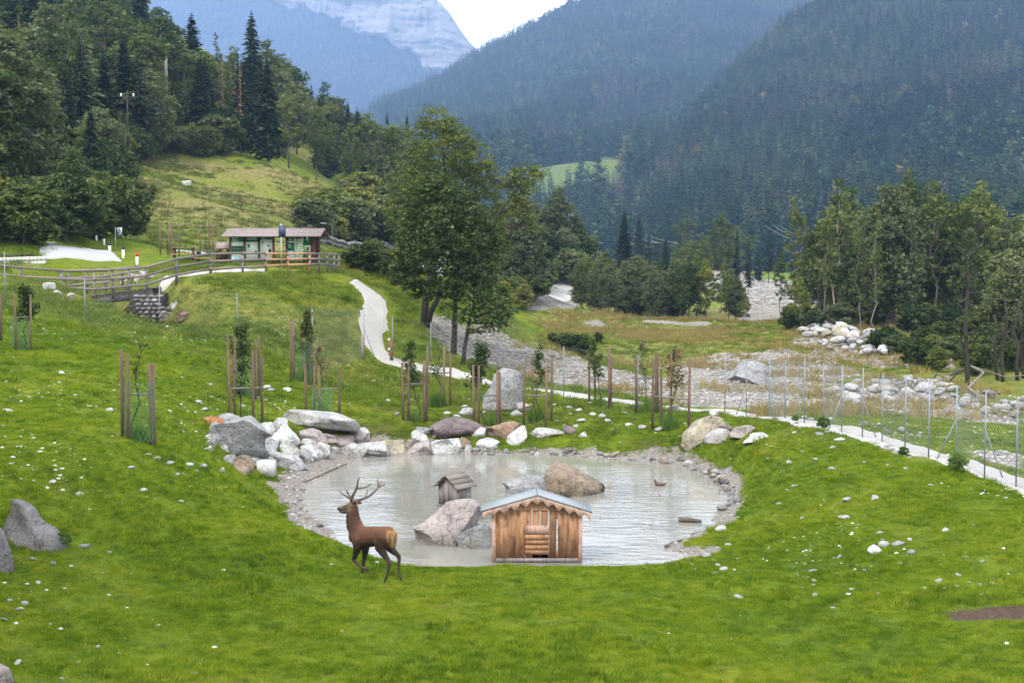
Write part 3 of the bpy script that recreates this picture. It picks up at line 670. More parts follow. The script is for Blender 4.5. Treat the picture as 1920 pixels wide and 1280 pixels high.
def scatter_stuff(name, pts, scl, rot, idx, protos, kind='stuff', label=None):
    me = bpy.data.meshes.new(name); pts = np.asarray(pts, np.float32); me.vertices.add(len(pts)); me.vertices.foreach_set('co', pts.ravel())
    for k, a, ty in (('scl', scl, 'FLOAT'), ('rot', rot, 'FLOAT'), ('idx', idx, 'INT')):
        x = me.attributes.new(k, ty, 'POINT'); x.data.foreach_set('value', np.asarray(a, np.int32 if ty == 'INT' else np.float32))
    o = link(name, me); tag(o, kind=kind)
    ng = bpy.data.node_groups.new(name, 'GeometryNodeTree')
    ng.interface.new_socket('Geometry', in_out='INPUT', socket_type='NodeSocketGeometry'); ng.interface.new_socket('Geometry', in_out='OUTPUT', socket_type='NodeSocketGeometry')
    gi = ng.nodes.new('NodeGroupInput'); go = ng.nodes.new('NodeGroupOutput'); iop = ng.nodes.new('GeometryNodeInstanceOnPoints'); j = ng.nodes.new('GeometryNodeJoinGeometry')
    for pr in reversed(protos):
        oi = ng.nodes.new('GeometryNodeObjectInfo'); oi.inputs['Object'].default_value = pr; oi.inputs['As Instance'].default_value = True
        ng.links.new(oi.outputs['Geometry'], j.inputs[0])
    def attr(nm, dt):
        a = ng.nodes.new('GeometryNodeInputNamedAttribute'); a.data_type = dt; a.inputs['Name'].default_value = nm; return a.outputs['Attribute']
    iop.inputs['Pick Instance'].default_value = True
    ng.links.new(gi.outputs[0], iop.inputs['Points']); ng.links.new(j.outputs[0], iop.inputs['Instance']); ng.links.new(attr('idx', 'INT'), iop.inputs['Instance Index'])
    cx = ng.nodes.new('ShaderNodeCombineXYZ'); ng.links.new(attr('rot', 'FLOAT'), cx.inputs[2]); ng.links.new(cx.outputs[0], iop.inputs['Rotation'])
    ng.links.new(attr('scl', 'FLOAT'), iop.inputs['Scale']); ng.links.new(iop.outputs[0], go.inputs[0])
    md = o.modifiers.new('scatter', 'NODES'); md.node_group = ng; return o
def proto(name, me): return bpy.data.objects.new(name, me)
def merged(name, tr_, cr_):
    """trunk and crown meshes as one prototype mesh with both materials"""
    V = []; Fs = {3: [], 4: []}; n = 0; ti = []; mi = {3: [], 4: []}
    for k, me in enumerate((tr_, cr_)):
        v = np.empty(len(me.vertices)*3, np.float32); me.vertices.foreach_get('co', v); V.append(v.reshape(-1, 3))
        for p_ in me.polygons: Fs[len(p_.vertices)].append([i+n for i in p_.vertices]); mi[len(p_.vertices)].append(k)
        n += len(me.vertices); ti.append(np.array([d.value for d in me.attributes['tint'].data]) if 'tint' in me.attributes else np.zeros(len(me.vertices)))
    ob = mk(name, np.concatenate(V), [np.array(Fs[3]), np.array(Fs[4])], [tr_.materials[0].name, cr_.materials[0].name], mi=mi[3]+mi[4], attrs={'tint': np.concatenate(ti)})
    return proto(name, pop(ob))
farP = [merged('far_tree', *spruce(900+i, 25, 4.0, .01, 15, 7, 'leaf_far', 'bark_dark', q=3, tr=.12)) for i in range(3)]
farP += [merged('far_tree', *broadleaf(910+i, 20, 6.0, .08, 1.7, 5, 1.2, 'leaf_far', 'bark_dark', nb=6, tr=.12)) for i in range(2)]
farP += [merged('far_tree', *broadleaf(920, 19, 5.0, .08, 1.7, 5, 1.1, 'leaf_far_autumn', 'bark_dark', nb=6, tr=.12)), merged('far_tree', *spruce(930, 24, 3.0, .05, 13, 6, 'leaf_far_dead', 'bark_dark', q=2, tr=.12))]
def forest_on(name, M_, n, seed, smin=.7, smax=1.25, pyl=(-60, 530)):
    x, y, z, px_, py_, rock, md = M_; rs = np.random.RandomState(seed); nv, nu = x.shape
    # area-weighted cells
    dx = np.hypot(x[1:, 1:]-x[:-1, :-1], y[1:, 1:]-y[:-1, :-1]); ar = np.abs((x[:-1, 1:]-x[:-1, :-1])*(y[1:, :-1]-y[:-1, :-1]))
    vis = (px_[:-1, :-1] > -60) & (px_[:-1, :-1] < 2020) & (py_[:-1, :-1] > pyl[0]) & (py_[:-1, :-1] < pyl[1]) & (rock[:-1, :-1] < .35) & (md[:-1, :-1] < .35)
    wt = (ar*vis).ravel(); wt /= wt.sum(); c = rs.choice(len(wt), n, p=wt); i, j = np.divmod(c, nu-1); u = rs.uniform(size=n); v = rs.uniform(size=n)
    def bl(A): return A[i, j]*(1-u)*(1-v)+A[i, j+1]*u*(1-v)+A[i+1, j]*(1-u)*v+A[i+1, j+1]*u*v
    p_ = np.stack([bl(x), bl(y), bl(z)-.5], 1)
    f1 = fbm2(p_[:, 0]*.006, p_[:, 1]*.004, seed+3, 4); f2 = fbm2(p_[:, 0]*.02, p_[:, 1]*.012, seed+5, 4); r = rs.uniform(size=n)
    idx = rs.randint(0, 3, n); bl_ = r < np.clip(.12+f1*2.6, .02, .9); idx[bl_] = rs.randint(3, 5, bl_.sum())
    idx[(f2 > .17) & (r > .35)] = 6; idx[(rs.uniform(size=n) < .012)] = 5
    return scatter_stuff(name, p_, rs.uniform(smin, smax, n), rs.uniform(0, 6.28, n), idx, farP)
forest_on('far_forest', mB, 46000, 5, .9, 2.0)
forest_on('far_forest', mA, 32000, 6, .7, 1.6)
forest_on('distant_forest', mC, 26000, 8, 1.1, 1.9)
# haze: one closed box of even air around everything
hb_ = MB(); hb_.box((0, 3900, 740), (9000, 8800, 1520)); hz = hb_.build('haze', 'simple_dummy' if 'simple_dummy' in MATS else 'wire')
hm = bpy.data.materials.new('haze'); hm.use_nodes = True; ht = hm.node_tree; ht.nodes.clear()
ho = ht.nodes.new('ShaderNodeOutputMaterial'); hv = ht.nodes.new('ShaderNodeVolumePrincipled')
hv.inputs['Color'].default_value = (.27, .41, .68, 1); hv.inputs['Density'].default_value = 1.35e-4; hv.inputs['Anisotropy'].default_value = 0.
ht.links.new(hv.outputs[0], ho.inputs['Volume']); hz.data.materials.clear(); hz.data.materials.append(hm); tag(hz, kind='stuff')

# ------------------------------------------------------------------ rocks
COL = dict(chalk=(.78,.77,.75), grey=(.31,.31,.315), white=(.54,.54,.53), pink=(.36,.31,.295), cream=(.38,.335,.25), purple=(.19,.145,.145), orange=(.33,.23,.16), tan=(.29,.225,.165), palegrey=(.45,.445,.435), dark=(.20,.19,.19), brownrock=(.24,.15,.13))
def rockmesh(seed, k=3, cuts=9, rough=.10, lo=.40, hi=.86, box=0.):
    rs = np.random.RandomState(seed); V, T = ico(k)
    if box: V = np.sign(V)*np.abs(V)**(1-box)
    for _ in range(cuts):
        n = rs.normal(size=3); n[2] *= .7; n /= np.linalg.norm(n); o = rs.uniform(lo, hi); d = V@n; V = V-n*np.maximum(0, d-o)[:, None]*.97
    N_ = V/np.linalg.norm(V, axis=1)[:, None]; V = V+N_*(fbm3(V*1.6+seed, seed, 4)*rough*2.2)[:, None]+N_*(fbm3(V*6+seed, seed, 3)*rough*.5)[:, None]
    return V, T
def rock(name, label, cat, px, base, wpx, hpx, col, seed, d=None, dep=.8, emb=.25, lean=0., group=None, cuts=12, rough=.10, rz=None, top=None, box=0., z=None, k=4):
    """px: middle, base: photo row of its foot, size in photo pixels"""
    g = G(px, base) if d is None else (at(px, d) if z is None else np.array([(px-960)/F*d/CP, d, z]))
    s = g[1]/F; w_, h_ = wpx*s, hpx*s; V, T = rockmesh(seed, k, cuts, rough, box=max(box, .42) if top is not None else box)
    V = V/np.abs(V).max(0); q_ = np.clip(.25-V[:, 2], 0, 1); V[:, :2] *= (1+q_*(1/np.maximum(np.hypot(V[:, 0], V[:, 1]), .45)-1)*.8*(np.hypot(V[:, 0], V[:, 1]) > .2))[:, None]; V[:, :2] /= np.abs(V[:, :2]).max(0); V[:, 0] += lean*V[:, 2]; V[:, 0] /= np.abs(V[:, 0]).max()
    if top is not None:  # outline: pairs (u along width, height fraction)
        a = np.array(top); f = np.interp(V[:, 0], a[:, 0], a[:, 1]); V[:, 2] = np.where(V[:, 2] > 0, V[:, 2]*f, V[:, 2])
    H_ = h_/(1-emb*.5); V = V*np.array([w_/2, w_/2*dep, H_*.62]); V[:, 2] += h_-V[:, 2].max()
    o = mk(name, V, [T], 'rock', smooth=True); o.location = (g[0], g[1]+w_*dep*.42, g[2])
    o.rotation_euler = (0, 0, rz or 0); c_ = COL[col]; o.color = (*c_, 1)
    sm = o.data; sm.polygons.foreach_set('use_smooth', np.ones(len(sm.polygons), bool)); return tag(o, label, cat, group)
B = 'boulder'
rock(B, 'big grey sloping boulder in the pond beside the small wooden nest box', 'boulder', 832, 1026, 148, 90, 'pink', 11, dep=.75, top=[(-1,.42),(-.6,.55),(0,.9),(.35,1.),(.8,.98),(1,.7)], cuts=7, d=39.5, z=WZ-.15, k=4)
rock(B, 'low pale grey rock wedged between the big pond boulder and the wooden hut', 'boulder', 894, 1032, 84, 52, 'grey', 12, dep=.8, top=[(-1,.3),(0,.7),(.7,1.),(1,.9)], d=39, z=WZ-.1)
rock(B, 'large tan boulder standing in the pond behind the hut roof', 'boulder', 1082, 921, 122, 68, 'tan', 13, dep=.85, top=[(-1,.75),(-.6,.95),(.1,1.),(.5,.95),(1,.4)], cuts=11, d=47.5, z=WZ-.1, k=4)
rock(B, 'low flat grey rock in the pond left of the tan boulder', 'boulder', 988, 916, 96, 36, 'grey', 14, dep=.7, top=[(-1,.35),(0,.8),(1,1.)], d=48, z=WZ-.08)
rock(B, 'big dark grey weathered boulder at the left edge of the pasture', 'boulder', 38, 1028, 150, 88, 'dark', 15, dep=.8, cuts=14, top=[(-1,.95),(-.4,1.),(.1,.85),(.6,.6),(1,.2)], rough=.26, k=4)
rock(B, 'dark boulder cut by the left frame edge in front of the weathered one', 'boulder', -22, 1072, 82, 82, 'dark', 16)
rock(B, 'pale rock in the bottom left corner of the photo', 'boulder', -18, 1300, 80, 52, 'pink', 17)
rock(B, 'tall grey standing boulder behind the young tree stakes at the pond', 'boulder', 941, 768, 82, 78, 'grey', 18, dep=.7, rough=.16, cuts=5, box=.68, top=[(-1,.75),(-.4,.92),(.3,1.),(1,.92)], k=4)
ring = [(429,846,128,52,'grey','broad grey slab rock at the left end of the rock heap',[(-1,.5),(-.4,.95),(0,.8),(.4,1.),(1,.3)]),
(440,808,62,28,'grey','grey rock at the top back of the rock heap',None),(521,806,32,20,'palegrey','small pale rock left under the long flat slab',None),(531,825,48,26,'white','white rock below the left end of the long flat slab',None),
(490,819,42,22,'palegrey','pale flattish rock behind the heap beside the grey slab',None),(583,808,146,32,'palegrey','long flat pale slab on top of the rock bank',[(-1,.5),(-.6,1.),(0,.95),(.5,.7),(1,.35)]),
(503,851,26,32,'white','upright white rock in the middle of the rock heap',None),(519,834,42,20,'white','oblong white rock leaning in the rock heap',None),(543,857,48,28,'white','rounded bright white rock above the angular one',None),
(525,874,72,24,'palegrey','angular pale rock at the front of the heap by the concrete block',None),(580,834,54,26,'pink','rounded pinkish rock below the long slab',None),(603,856,30,24,'white','small white rock at the soil patch by the shore',None),
(432,868,28,14,'grey','small grey rock in front of the log den',None),(453,886,38,28,'tan','rough brown rock left of the concrete block',None),(474,867,24,16,'palegrey','small pale rock right of the log den',None),
(636,837,54,20,'pink','pinkish cobble above the left shore, rounded',None),(659,854,54,22,'palegrey','long pale cobble at the left waterline',None),(665,830,58,20,'pink','grey brown oblong rock under the right end of the slab',None),
(610,824,46,10,'pink','thin pink flat rock between the slab and cobbles',None),(677,821,30,19,'white','white broken rock at the right end of the long slab',None),(700,855,70,26,'palegrey','broad pale rock at the back waterline, left of the pitted one',None),
(737,850,52,25,'cream','cream pitted rock beside the soil hollow at the back shore',None),(778,838,35,15,'purple','small purple grey rock behind the rounded pale one',None),(786,853,54,23,'pink','rounded pale pink boulder at the back waterline',None),
(789,824,36,17,'white','small white rock left of the big purple boulder',None),(786,813,46,12,'grey','flat grey rock in the grass behind the white one',None),(855,824,108,37,'purple','big purple domed boulder above the back shore',[(-1,.2),(-.4,.85),(0,1.),(.4,.7),(1,.2)]),
(833,850,68,27,'white','broad white cracked rock in front of the purple boulder',None),(868,837,32,18,'tan','brown angular rock right below the purple boulder',None),(877,848,17,15,'white','small white stone on the back waterline',None),
(916,844,48,21,'white','rounded white rock on the back shore right of the brown one',None),(943,820,68,30,'orange','orange tinted sloping rock beside the dip in the grass',[(-1,.15),(0,.7),(.6,1.),(1,.8)]),(966,832,42,32,'white','jagged white rock leaning against the orange one',None),
(899,818,26,18,'white','pale slab leaning right of the purple boulder',None),(1022,817,78,15,'palegrey','flat white slab in the grass behind the pond',None),(1067,813,26,16,'purple','small grey purple stone at the end of the flat slab',None),(1093,818,22,10,'white','little white stone right of the flat slab in the grass',None),
(1318,827,86,47,'cream','large cream leaning boulder with yellow stain at the right bank',[(-1,.15),(-.3,.6),(.3,1.),(.8,.95),(1,.6)]),(1350,831,50,28,'palegrey','pointed grey rock in front of the cream boulder',None),(1363,813,26,17,'purple','small purplish rock between the cream boulder and flat rock',None),(1395,815,50,17,'pink','flattish pale rock right of the cream boulder',None),(1420,826,46,14,'white','low white rock at the right end of the bank group',None),
(1266,768,20,12,'grey','small grey stone on the grass by the path right of the stakes',None),(1339,776,22,10,'white','small white stone at the path end of the wire fence',None),(980,770,28,16,'pink','small pinkish rock at the foot of the standing boulder, right',None),(968,778,22,10,'white','small white rock under the standing boulder, right',None),(873,775,30,12,'palegrey','flat pale rock at the left foot of the standing boulder',None)]
for i, (a, b, w_, h_, c_, lb, tp) in enumerate(ring):
    kx = 1.22 if a < 620 else 1.08
    rock(B if w_ > 40 else 'rock', lb, 'rock', a, b+2, w_*kx, h_*kx, c_, 100+i, top=tp, lean=0 if tp else RS.uniform(-.3, .3), dep=.65 if w_ > 60 else .8, cuts=13, rough=.09, box=.15)
rock(B, 'large white and grey limestone boulder on the gravel beyond the fence', 'boulder', 1411, 722, 88, 44, 'grey', 70, rough=.2, cuts=12, box=.1, k=4, top=[(-1,.5),(-.5,.9),(.2,1.),(.7,.8),(1,.4)])
rock(B, 'lone pale boulder on the hillside meadow', 'boulder', 347, 347, 20, 9, 'white', 71)
rock(B, 'oval white boulder embedded in the bank right of the bridge', 'boulder', 328, 578, 26, 13, 'white', 72, dep=.5)
rock(B, 'big cream block at the foot of the stone wall under the bridge', 'boulder', 306, 606, 46, 21, 'cream', 73, dep=.5, box=.3)
rock(B, 'dark reddish boulder beside the cream block under the bridge', 'boulder', 346, 602, 32, 19, 'brownrock', 74, dep=.6)
rock(B, 'grey boulder on top of the dry wall near the bridge', 'boulder', 296, 572, 30, 12, 'grey', 75, dep=.6)
for i, (a, b, w_, h_) in enumerate([(90,545,30,16),(105,552,22,8),(256,531,22,16),(268,522,18,14),(232,531,24,8),(285,521,20,8),(130,556,18,7),(246,520,14,8)]):
    rock('rock', ['pale rock in the stream bed behind the bridge railing, leftmost','flat low rock beside the leftmost stream rock','tall pale rock right behind the bridge deck','rock on the far stream bank beside the railing post','flat rock under the railing behind the bridge','small rock in the grass above the stream','small flat rock left of the bridge','small pale rock above the stream behind the railing'][i], 'rock', a, b, w_, h_, 'palegrey', 80+i, dep=.7)
rs = np.random.RandomState(15); hp = np.array([(372,838),(380,806),(440,786),(520,790),(560,812),(640,822),(700,838),(640,855),(600,850),(556,872),(490,872),(430,866)], float); nfill = 0
while nfill < 46:
    q = rs.uniform(hp.min(0), hp.max(0))
    if poly_sd(q[:1], q[1:], hp)[0] > 0: continue
    w_ = rs.uniform(14, 34); nfill += 1
    rock('rock', 'pale filler rock in the heap left of the pond', 'rock', q[0], q[1]+8, w_, w_*rs.uniform(.45, .7), ['white','palegrey','pink','grey','white'][rs.randint(5)], 500+nfill, dep=.8, k=3, group='smaller rocks filling the heap left of the pond', cuts=13, box=.1)
# pond edge stones: cobbles along the far right shore, each its own
stone_me = []
for i in range(10):
    V, T = rockmesh(300+i, 2, 5, .10); V = V/np.abs(V).max(0)*np.array([1, .8, .6]); stone_me.append(pop(mk('stone', V, [T], 'rock', smooth=True)))
tiny_me = []
for i in range(6):
    V, T = rockmesh(330+i, 1, 3, .12); V = V/np.abs(V).max(0)*np.array([1, .8, .5]); tiny_me.append(proto('stone', pop(mk('stone', V, [T], 'pebble'))))
def stone(name, p_, w_, col, label, cat, group, rs, sink=.35, hs=1.):
    o = link(name, stone_me[rs.randint(10)]); o.location = (p_[0], p_[1], p_[2]+w_*.3*hs*(1-sink*1.6)); s = w_/2; o.scale = (s*rs.uniform(.8, 1.2), s, s*rs.uniform(.7, 1.15)*hs)
    o.rotation_euler = (rs.uniform(-.25, .25), rs.uniform(-.25, .25), rs.uniform(0, 6.28)); c_ = np.array(COL[col])*rs.uniform(.8, 1.15); o.color = (*c_, 1); return tag(o, label, cat, group)
rs = np.random.RandomState(5); CC = ['white', 'palegrey', 'pink', 'cream', 'grey', 'palegrey', 'white']
SE = np.array([(p[0], p[1]) for p in SHORE])
def along(poly, i0, i1, n):
    p = poly[i0:i1+1]; s_ = np.r_[0, np.cumsum(np.hypot(*np.diff(p, axis=0).T))]; t_ = np.linspace(0, s_[-1], n); return np.stack([np.interp(t_, s_, p[:, 0]), np.interp(t_, s_, p[:, 1])], 1)
for j, (x, y) in enumerate(along(SE, 24, 33, 74)):
    x += rs.normal()*.15; y += rs.uniform(-.1, .55); stone('shore_stone', (x, y, Hs(x, y)), rs.uniform(.16, .42), CC[rs.randint(7)], 'pale cobble edging the far pond shore', 'stone', 'cobbles edging the far shore', rs)
for j, (x, y) in enumerate(along(SE, 2, 9, 40)):
    x -= rs.uniform(-.1, 1.3); y += rs.normal()*.3; stone('shore_stone', (x, y, Hs(x, y)), rs.uniform(.10, .26), CC[rs.randint(7)], 'pale stone on the left gravel beach', 'stone', 'stones on the left gravel beach', rs)
for j, (a, b, w_, lb) in enumerate([(1352,955,20,'rounded pinkish stone at the right shore'),(1366,948,15,'smaller grey stone behind the rounded one at the right shore'),(1384,940,20,'long grey stone running from the right shore into the grass'),(1300,984,14,'dark flat stone lying in the shallows at right'),(1290,872,20,'pale upright stone right of the far cobbles'),(1247,870,12,'orange brown cobble near the far right shore')]):
    g = G(a, b); stone('shore_stone', g, w_*g[1]/F*1.2, ['pink','grey','grey','dark','white','orange'][j], lb, 'stone', None, rs)
# fieldstones in the pasture
field = [(45,952,12),(150,928,20),(270,920,18),(340,940,14),(160,910,10),(430,810,10),(160,1024,22),(205,1035,12),(62,1048,14),(100,1056,16),(133,1062,12),(70,1093,14),(18,1127,18),(45,1132,20),(36,1143,18),(8,1162,16),(34,1243,18),(184,1212,12),(147,1240,12),(115,1272,10),(365,1262,16),(375,1245,8),(298,1172,10),(248,1075,8),(192,1074,8),
(15,773,22),(205,770,22),(115,700,14),(98,905,20),(245,878,18),(295,862,20),(320,870,26),(352,873,24),(278,853,18),(378,873,22),(415,882,18),(332,890,12),(498,728,18),(508,732,14),(538,733,22),(480,745,14),(455,762,16),(370,755,16),(383,768,16),(362,775,14),(318,772,12),(345,765,10),(450,735,12),(393,722,12),(545,710,8),(700,716,14),(648,722,12),(685,733,10),(727,752,12),(770,752,16),(745,778,16),(838,775,16),(855,783,20),(870,762,14),(815,820,10),(880,750,12),(1040,760,14),(1065,765,16),(1085,770,18),(1110,778,16),(1128,782,20),(1090,790,20),(1140,790,18),(1105,757,12),(1190,760,14),(1170,775,14),(1045,790,12),(1080,800,14),(1180,798,20),(1205,802,22),(1240,806,24),(1150,805,10),(1285,795,12),
(1440,860,12),(1480,867,14),(1560,880,18),(1505,972,16),(1640,1035,36),(1655,1023,30),(1685,1020,32),(1708,1036,20),(1650,999,14),(1655,1012,10),(1705,1012,12),(1772,995,20),(1590,938,26),(1640,933,18),(1585,971,24),(1573,1044,14),(1688,1057,12),(1622,1070,16),(1522,1070,14),(1515,1083,12),(1528,1089,12),(1524,1097,10),(1528,1116,14),(1505,1102,10),(1596,1105,10),(1646,1113,12),(1561,1140,12),(1760,1089,18),(1797,1078,14),(1813,1045,12),(1842,1053,14),(1793,1098,12),(1817,1092,10),(1838,1096,12),(1860,1094,14),(1733,1103,10),(1772,1103,10),(1840,1115,10),(1850,1095,8),(1386,1120,20),(1250,1045,26),(1300,1000,14),(1325,1043,24),(1345,1060,14),(1358,1068,20),(1340,1075,12),(1365,1022,12),(1350,995,34),(1330,980,14),(1460,945,12),(1475,920,14),(1490,912,16),(1295,1060,20),(1305,1068,12),
(796,1057,10),(787,1040,10),(708,1056,14),(620,1058,8),(520,1056,8),(640,1183,10),(1275,820,12),(1620,868,12),(1665,872,10),(1700,880,14),(1745,910,12),(1825,985,10),(1885,935,12),(1575,825,20),(1560,840,14),(1530,862,14),(1450,838,10),(1505,848,12),(1535,815,18),(1550,812,16),(1500,803,14),(1490,812,12)]
for a, b, w_ in field:
    g = G(a, b); near = 'near the left boulder' if a < 110 and b > 900 else 'left of the pond' if a < 560 else 'behind the pond' if b < 830 and a < 1300 else 'right of the pond'
    stone('field_stone', g, w_*g[1]/F, ['chalk', 'chalk', 'chalk', 'white'][rs.randint(4)], 'white stone sunk in the turf '+near, 'stone', 'white stones in the pasture '+near, rs, .35, .75)
# smaller stones past counting
def scatter(n, box, f, rs):
    x = rs.uniform(box[0], box[1], n*6); y = rs.uniform(box[2], box[3], n*6); k = f(x, y) > rs.uniform(size=n*6); x, y = x[k][:n], y[k][:n]; return x, y
def stones_stuff(name, x, y, smin, smax, rs, seed=0):
    n = len(x); s = smin*(smax/smin)**(rs.uniform(size=n)**1.6)
    scatter_stuff(name, np.stack([x, y, H(x, y)+s*.08], 1), s, rs.uniform(0, 6.3, n), rs.randint(0, 6, n), tiny_me)
x, y = scatter(6500, (-30, 30, 26, 80), lambda x, y: (np.abs(x) < y*.38+1)*(poly_sd(x, y, SHORE) > .5)*np.clip(.12+fbm2(x*.25, y*.25, 61, 4)*2.6, 0, 1)*sstep(26, 40, y+np.abs(x)*.4), rs)
wm = [proto('stone', o.data.copy()) for o in tiny_me]
for o in wm: o.data.materials.clear(); o.data.materials.append(MATS['white_pebble'])
tiny_keep = tiny_me; tiny_me = wm; stones_stuff('pebbles', x, y, .018, .075, rs); tiny_me = tiny_keep
x, y = scatter(3000, (-12, 11, 36, 62), lambda x, y: (np.abs(poly_sd(x, y, SHORE)-.35) < .9)*(poly_sd(x, y, SHORE) > -.25)*(cover_at(x, y)[0] > .3), rs)
stones_stuff('shore_gravel', x, y, .018, .085, rs)
x, y = scatter(13000, (-5, 40, 45, 140), lambda x, y: (cover_at(x, y)[0] > .45)*(x < y*.37+2)*(poly_sd(x, y, SHORE) > 2.5)*1., rs)
stones_stuff('riverbed_gravel', x, y, .03, .20, rs)
x, y = scatter(4500, (15, 110, 235, 480), lambda x, y: (cover_at(x, y)[0] > .5)*(x < y*.37+2)*1., rs)
stones_stuff('far_riverbed_stones', x, y, .15, .7, rs)
# boulder heaps of the dry river bed: each big stone its own
def inpoly(poly, n, rs):
    p = wpoly(poly); lo, hi = p.min(0), p.max(0); out = []
    while len(out) < n:
        q = rs.uniform(lo, hi); 
        if poly_sd(q[:1], q[1:], p)[0] < 0: out.append(q)
    return out
heap = [([(1490,632),(1530,612),(1580,620),(1640,652),(1700,668),(1640,672),(1560,664)], 85, (.5,1.9), 'pale boulder in the heap by the right grove', 'boulders in the heap by the grove', .9),
 ([(1650,672),(1700,668),(1800,672),(1780,690),(1700,688)], 14, (.4,1.0), 'pale stone strewn in the dry grass right of the stone heap', 'stones in the dry grass', .1),
 ([(1540,742),(1590,722),(1680,708),(1790,716),(1800,742),(1730,760),(1640,768),(1570,760)], 105, (.3,1.05), 'river boulder in the bank behind the fence', 'boulders in the stone bank behind the fence', .15),
 ([(1790,745),(1860,738),(1960,742),(1960,790),(1900,800),(1830,775)], 62, (.25,.8), 'river boulder in the bank at the right edge', 'boulders in the stone bank at the right', .15),
 ([(1590,790),(1650,798),(1740,815),(1720,826),(1640,808)], 10, (.15,.45), 'flat stone lying in the thin grass beyond the gravel path', 'stones beyond the gravel path', 0.),
 ([(1432,782),(1500,782),(1560,790),(1540,798),(1450,792)], 8, (.2,.5), 'small stone at the gravel edge behind the wire fence', 'stones at the gravel edge', 0.)]
for poly, n, (s0, s1), lb, grp, pile in heap:
    pc = wpoly(poly).mean(0); rr = np.abs(wpoly(poly)-pc).max(0)
    for q in inpoly(poly, n, rs):
        f = max(0, 1-np.hypot(*((q-pc)/rr))); s = s0*(s1/s0)**rs.uniform(); stone('river_boulder', (q[0], q[1], Hs(*q)+f*pile*rs.uniform(.4, 1)), s, CC[rs.randint(7)], lb, 'boulder', grp, rs, .15)

# ------------------------------------------------------------------ turf
def tuft(seed, nb, h, r, wd, lean=.5):
    rs = np.random.RandomState(seed); an = rs.uniform(0, 6.28, nb); rr = r*rs.uniform(size=nb)**.5; b = np.stack([np.cos(an)*rr, np.sin(an)*rr, np.full(nb, -.01)], 1)
    a2 = rs.uniform(0, 6.28, nb); sd_ = np.stack([np.cos(a2), np.sin(a2), 0*a2], 1)*wd; l = rs.uniform(0, lean, nb)[:, None]*h*np.stack([np.cos(a2*1.7), np.sin(a2*1.7), 0*a2], 1)
    tp = b+l+np.array([0, 0, 1])*(h*rs.uniform(.5, 1, nb))[:, None]
    V = np.stack([b-sd_, b+sd_, tp], 1).reshape(-1, 3); return proto('tuft', pop(mk('tuft', V, [np.arange(3*nb).reshape(nb, 3)], 'grass_blade', attrs={'tint': np.repeat(rs.uniform(size=nb), 3)})))
tufts = [tuft(i, 26, .06, .13, .007) for i in range(4)]+[tuft(10+i, 26, .13, .15, .009, .7) for i in range(2)]
def retuft(o, mt): me = o.data.copy(); me.materials.clear(); me.materials.append(MATS[mt]); return proto('tuft', me)
rtufts = [retuft(o, 'rough_blade') for o in tufts]; mtufts = [retuft(o, 'meadow_blade') for o in tufts]
rs = np.random.RandomState(9)
def turf(name, n, y0, y1, sc_, tall, cond=None):
    y = (y0**2+(y1**2-y0**2)*rs.uniform(size=n))**.5; x = rs.uniform(-1, 1, n)*(y*.375+1); g, s_, d_ = cover_at(x, y); sd_ = np.where((y > 30) & (y < 66), poly_sd(x, y, SHORE), 9)
    k = (g < .35)*(s_ < .62)*(sd_ > .15)*(fbm2(x*1.3, y*1.3, 71, 3)+.38 > rs.uniform(size=n)*.5)
    if cond is not None: k = k*cond(x, y)
    k = k > 0; x, y = x[k], y[k]; n = len(x)
    clump = fbm2(x*.7, y*.7, 72, 3) > tall
    idx = np.where(clump & (rs.uniform(size=n) < .5), rs.randint(4, 6, n), rs.randint(0, 4, n))
    scatter_stuff(name, np.stack([x, y, H(x, y)], 1), sc_*rs.uniform(.7, 1.35, n), rs.uniform(0, 6.3, n), idx+np.where(sstep(52, 78, y+fbm2(x*.08, y*.08, 91, 3)*40) > rs.uniform(size=n), 6, 0), tufts+rtufts)
PTH = wpoly([(1920,905),(1800,870),(1700,838),(1600,812),(1500,790),(1400,777),(1300,768),(1190,757),(1100,748),(1000,732),(900,710),(840,697),(775,685),(735,676)])
offp = lambda x, y: poly_sd(x, y, PTH, False) > .85
turf('grass', 96000, 23, 40, .80, .07, offp)
turf('grass', 84000, 40, 66, 1.15, .08, offp)
PT2 = wpoly([(735,676),(700,662),(682,645),(690,620),(705,600),(708,575),(702,555),(690,538),(665,526),(640,519)])
TP = wpoly([(250,541),(290,535),(340,522),(385,511),(430,506),(480,508),(520,507)])
turf('rough_grass', 52000, 66, 112, 2.3, -.02, lambda x, y: offp(x, y)*(poly_sd(x, y, PT2, False) > 1.1)*(poly_sd(x, y, TP, False) > 1.3)*(x < 8)*((y < 84) | (x > -40))*(np.abs(x+27.5) > np.where((y > 86), 4, 0)))
dryt = [tuft(20+i, 22, .5, .4, .022, .5) for i in range(3)]
for o in dryt: o.data.materials[0] = MATS['leaf_dry']
def tall_grass(name, n, y0, y1, cond, sc0, protos, seed):
    rs = np.random.RandomState(seed); y = (y0**2+(y1**2-y0**2)*rs.uniform(size=n))**.5; x = rs.uniform(-1, 1, n)*(y*.375+2); k = cond(x, y); x, y = x[k], y[k]; n = len(x)
    scatter_stuff(name, np.stack([x, y, H(x, y)], 1), sc0*rs.uniform(.5, 1.4, n), rs.uniform(0, 6.3, n), rs.randint(0, len(protos), n), protos)
tall_grass('dry_grass', 26000, 62, 190, lambda x, y: (x > 2)*(cover_at(x, y)[0] < .4)*(fbm2(x*.12, y*.08, 81, 4) > -.04)*(cover_at(x, y)[2] > .25) > 0, 1.0, dryt, 3)
tall_grass('field_grass', 26000, 62, 190, lambda x, y: (x > 2)*(cover_at(x, y)[0] < .4)*(cover_at(x, y)[2] > .2)*(y > 95-0*x) > 0, 2.2, rtufts[4:], 4)
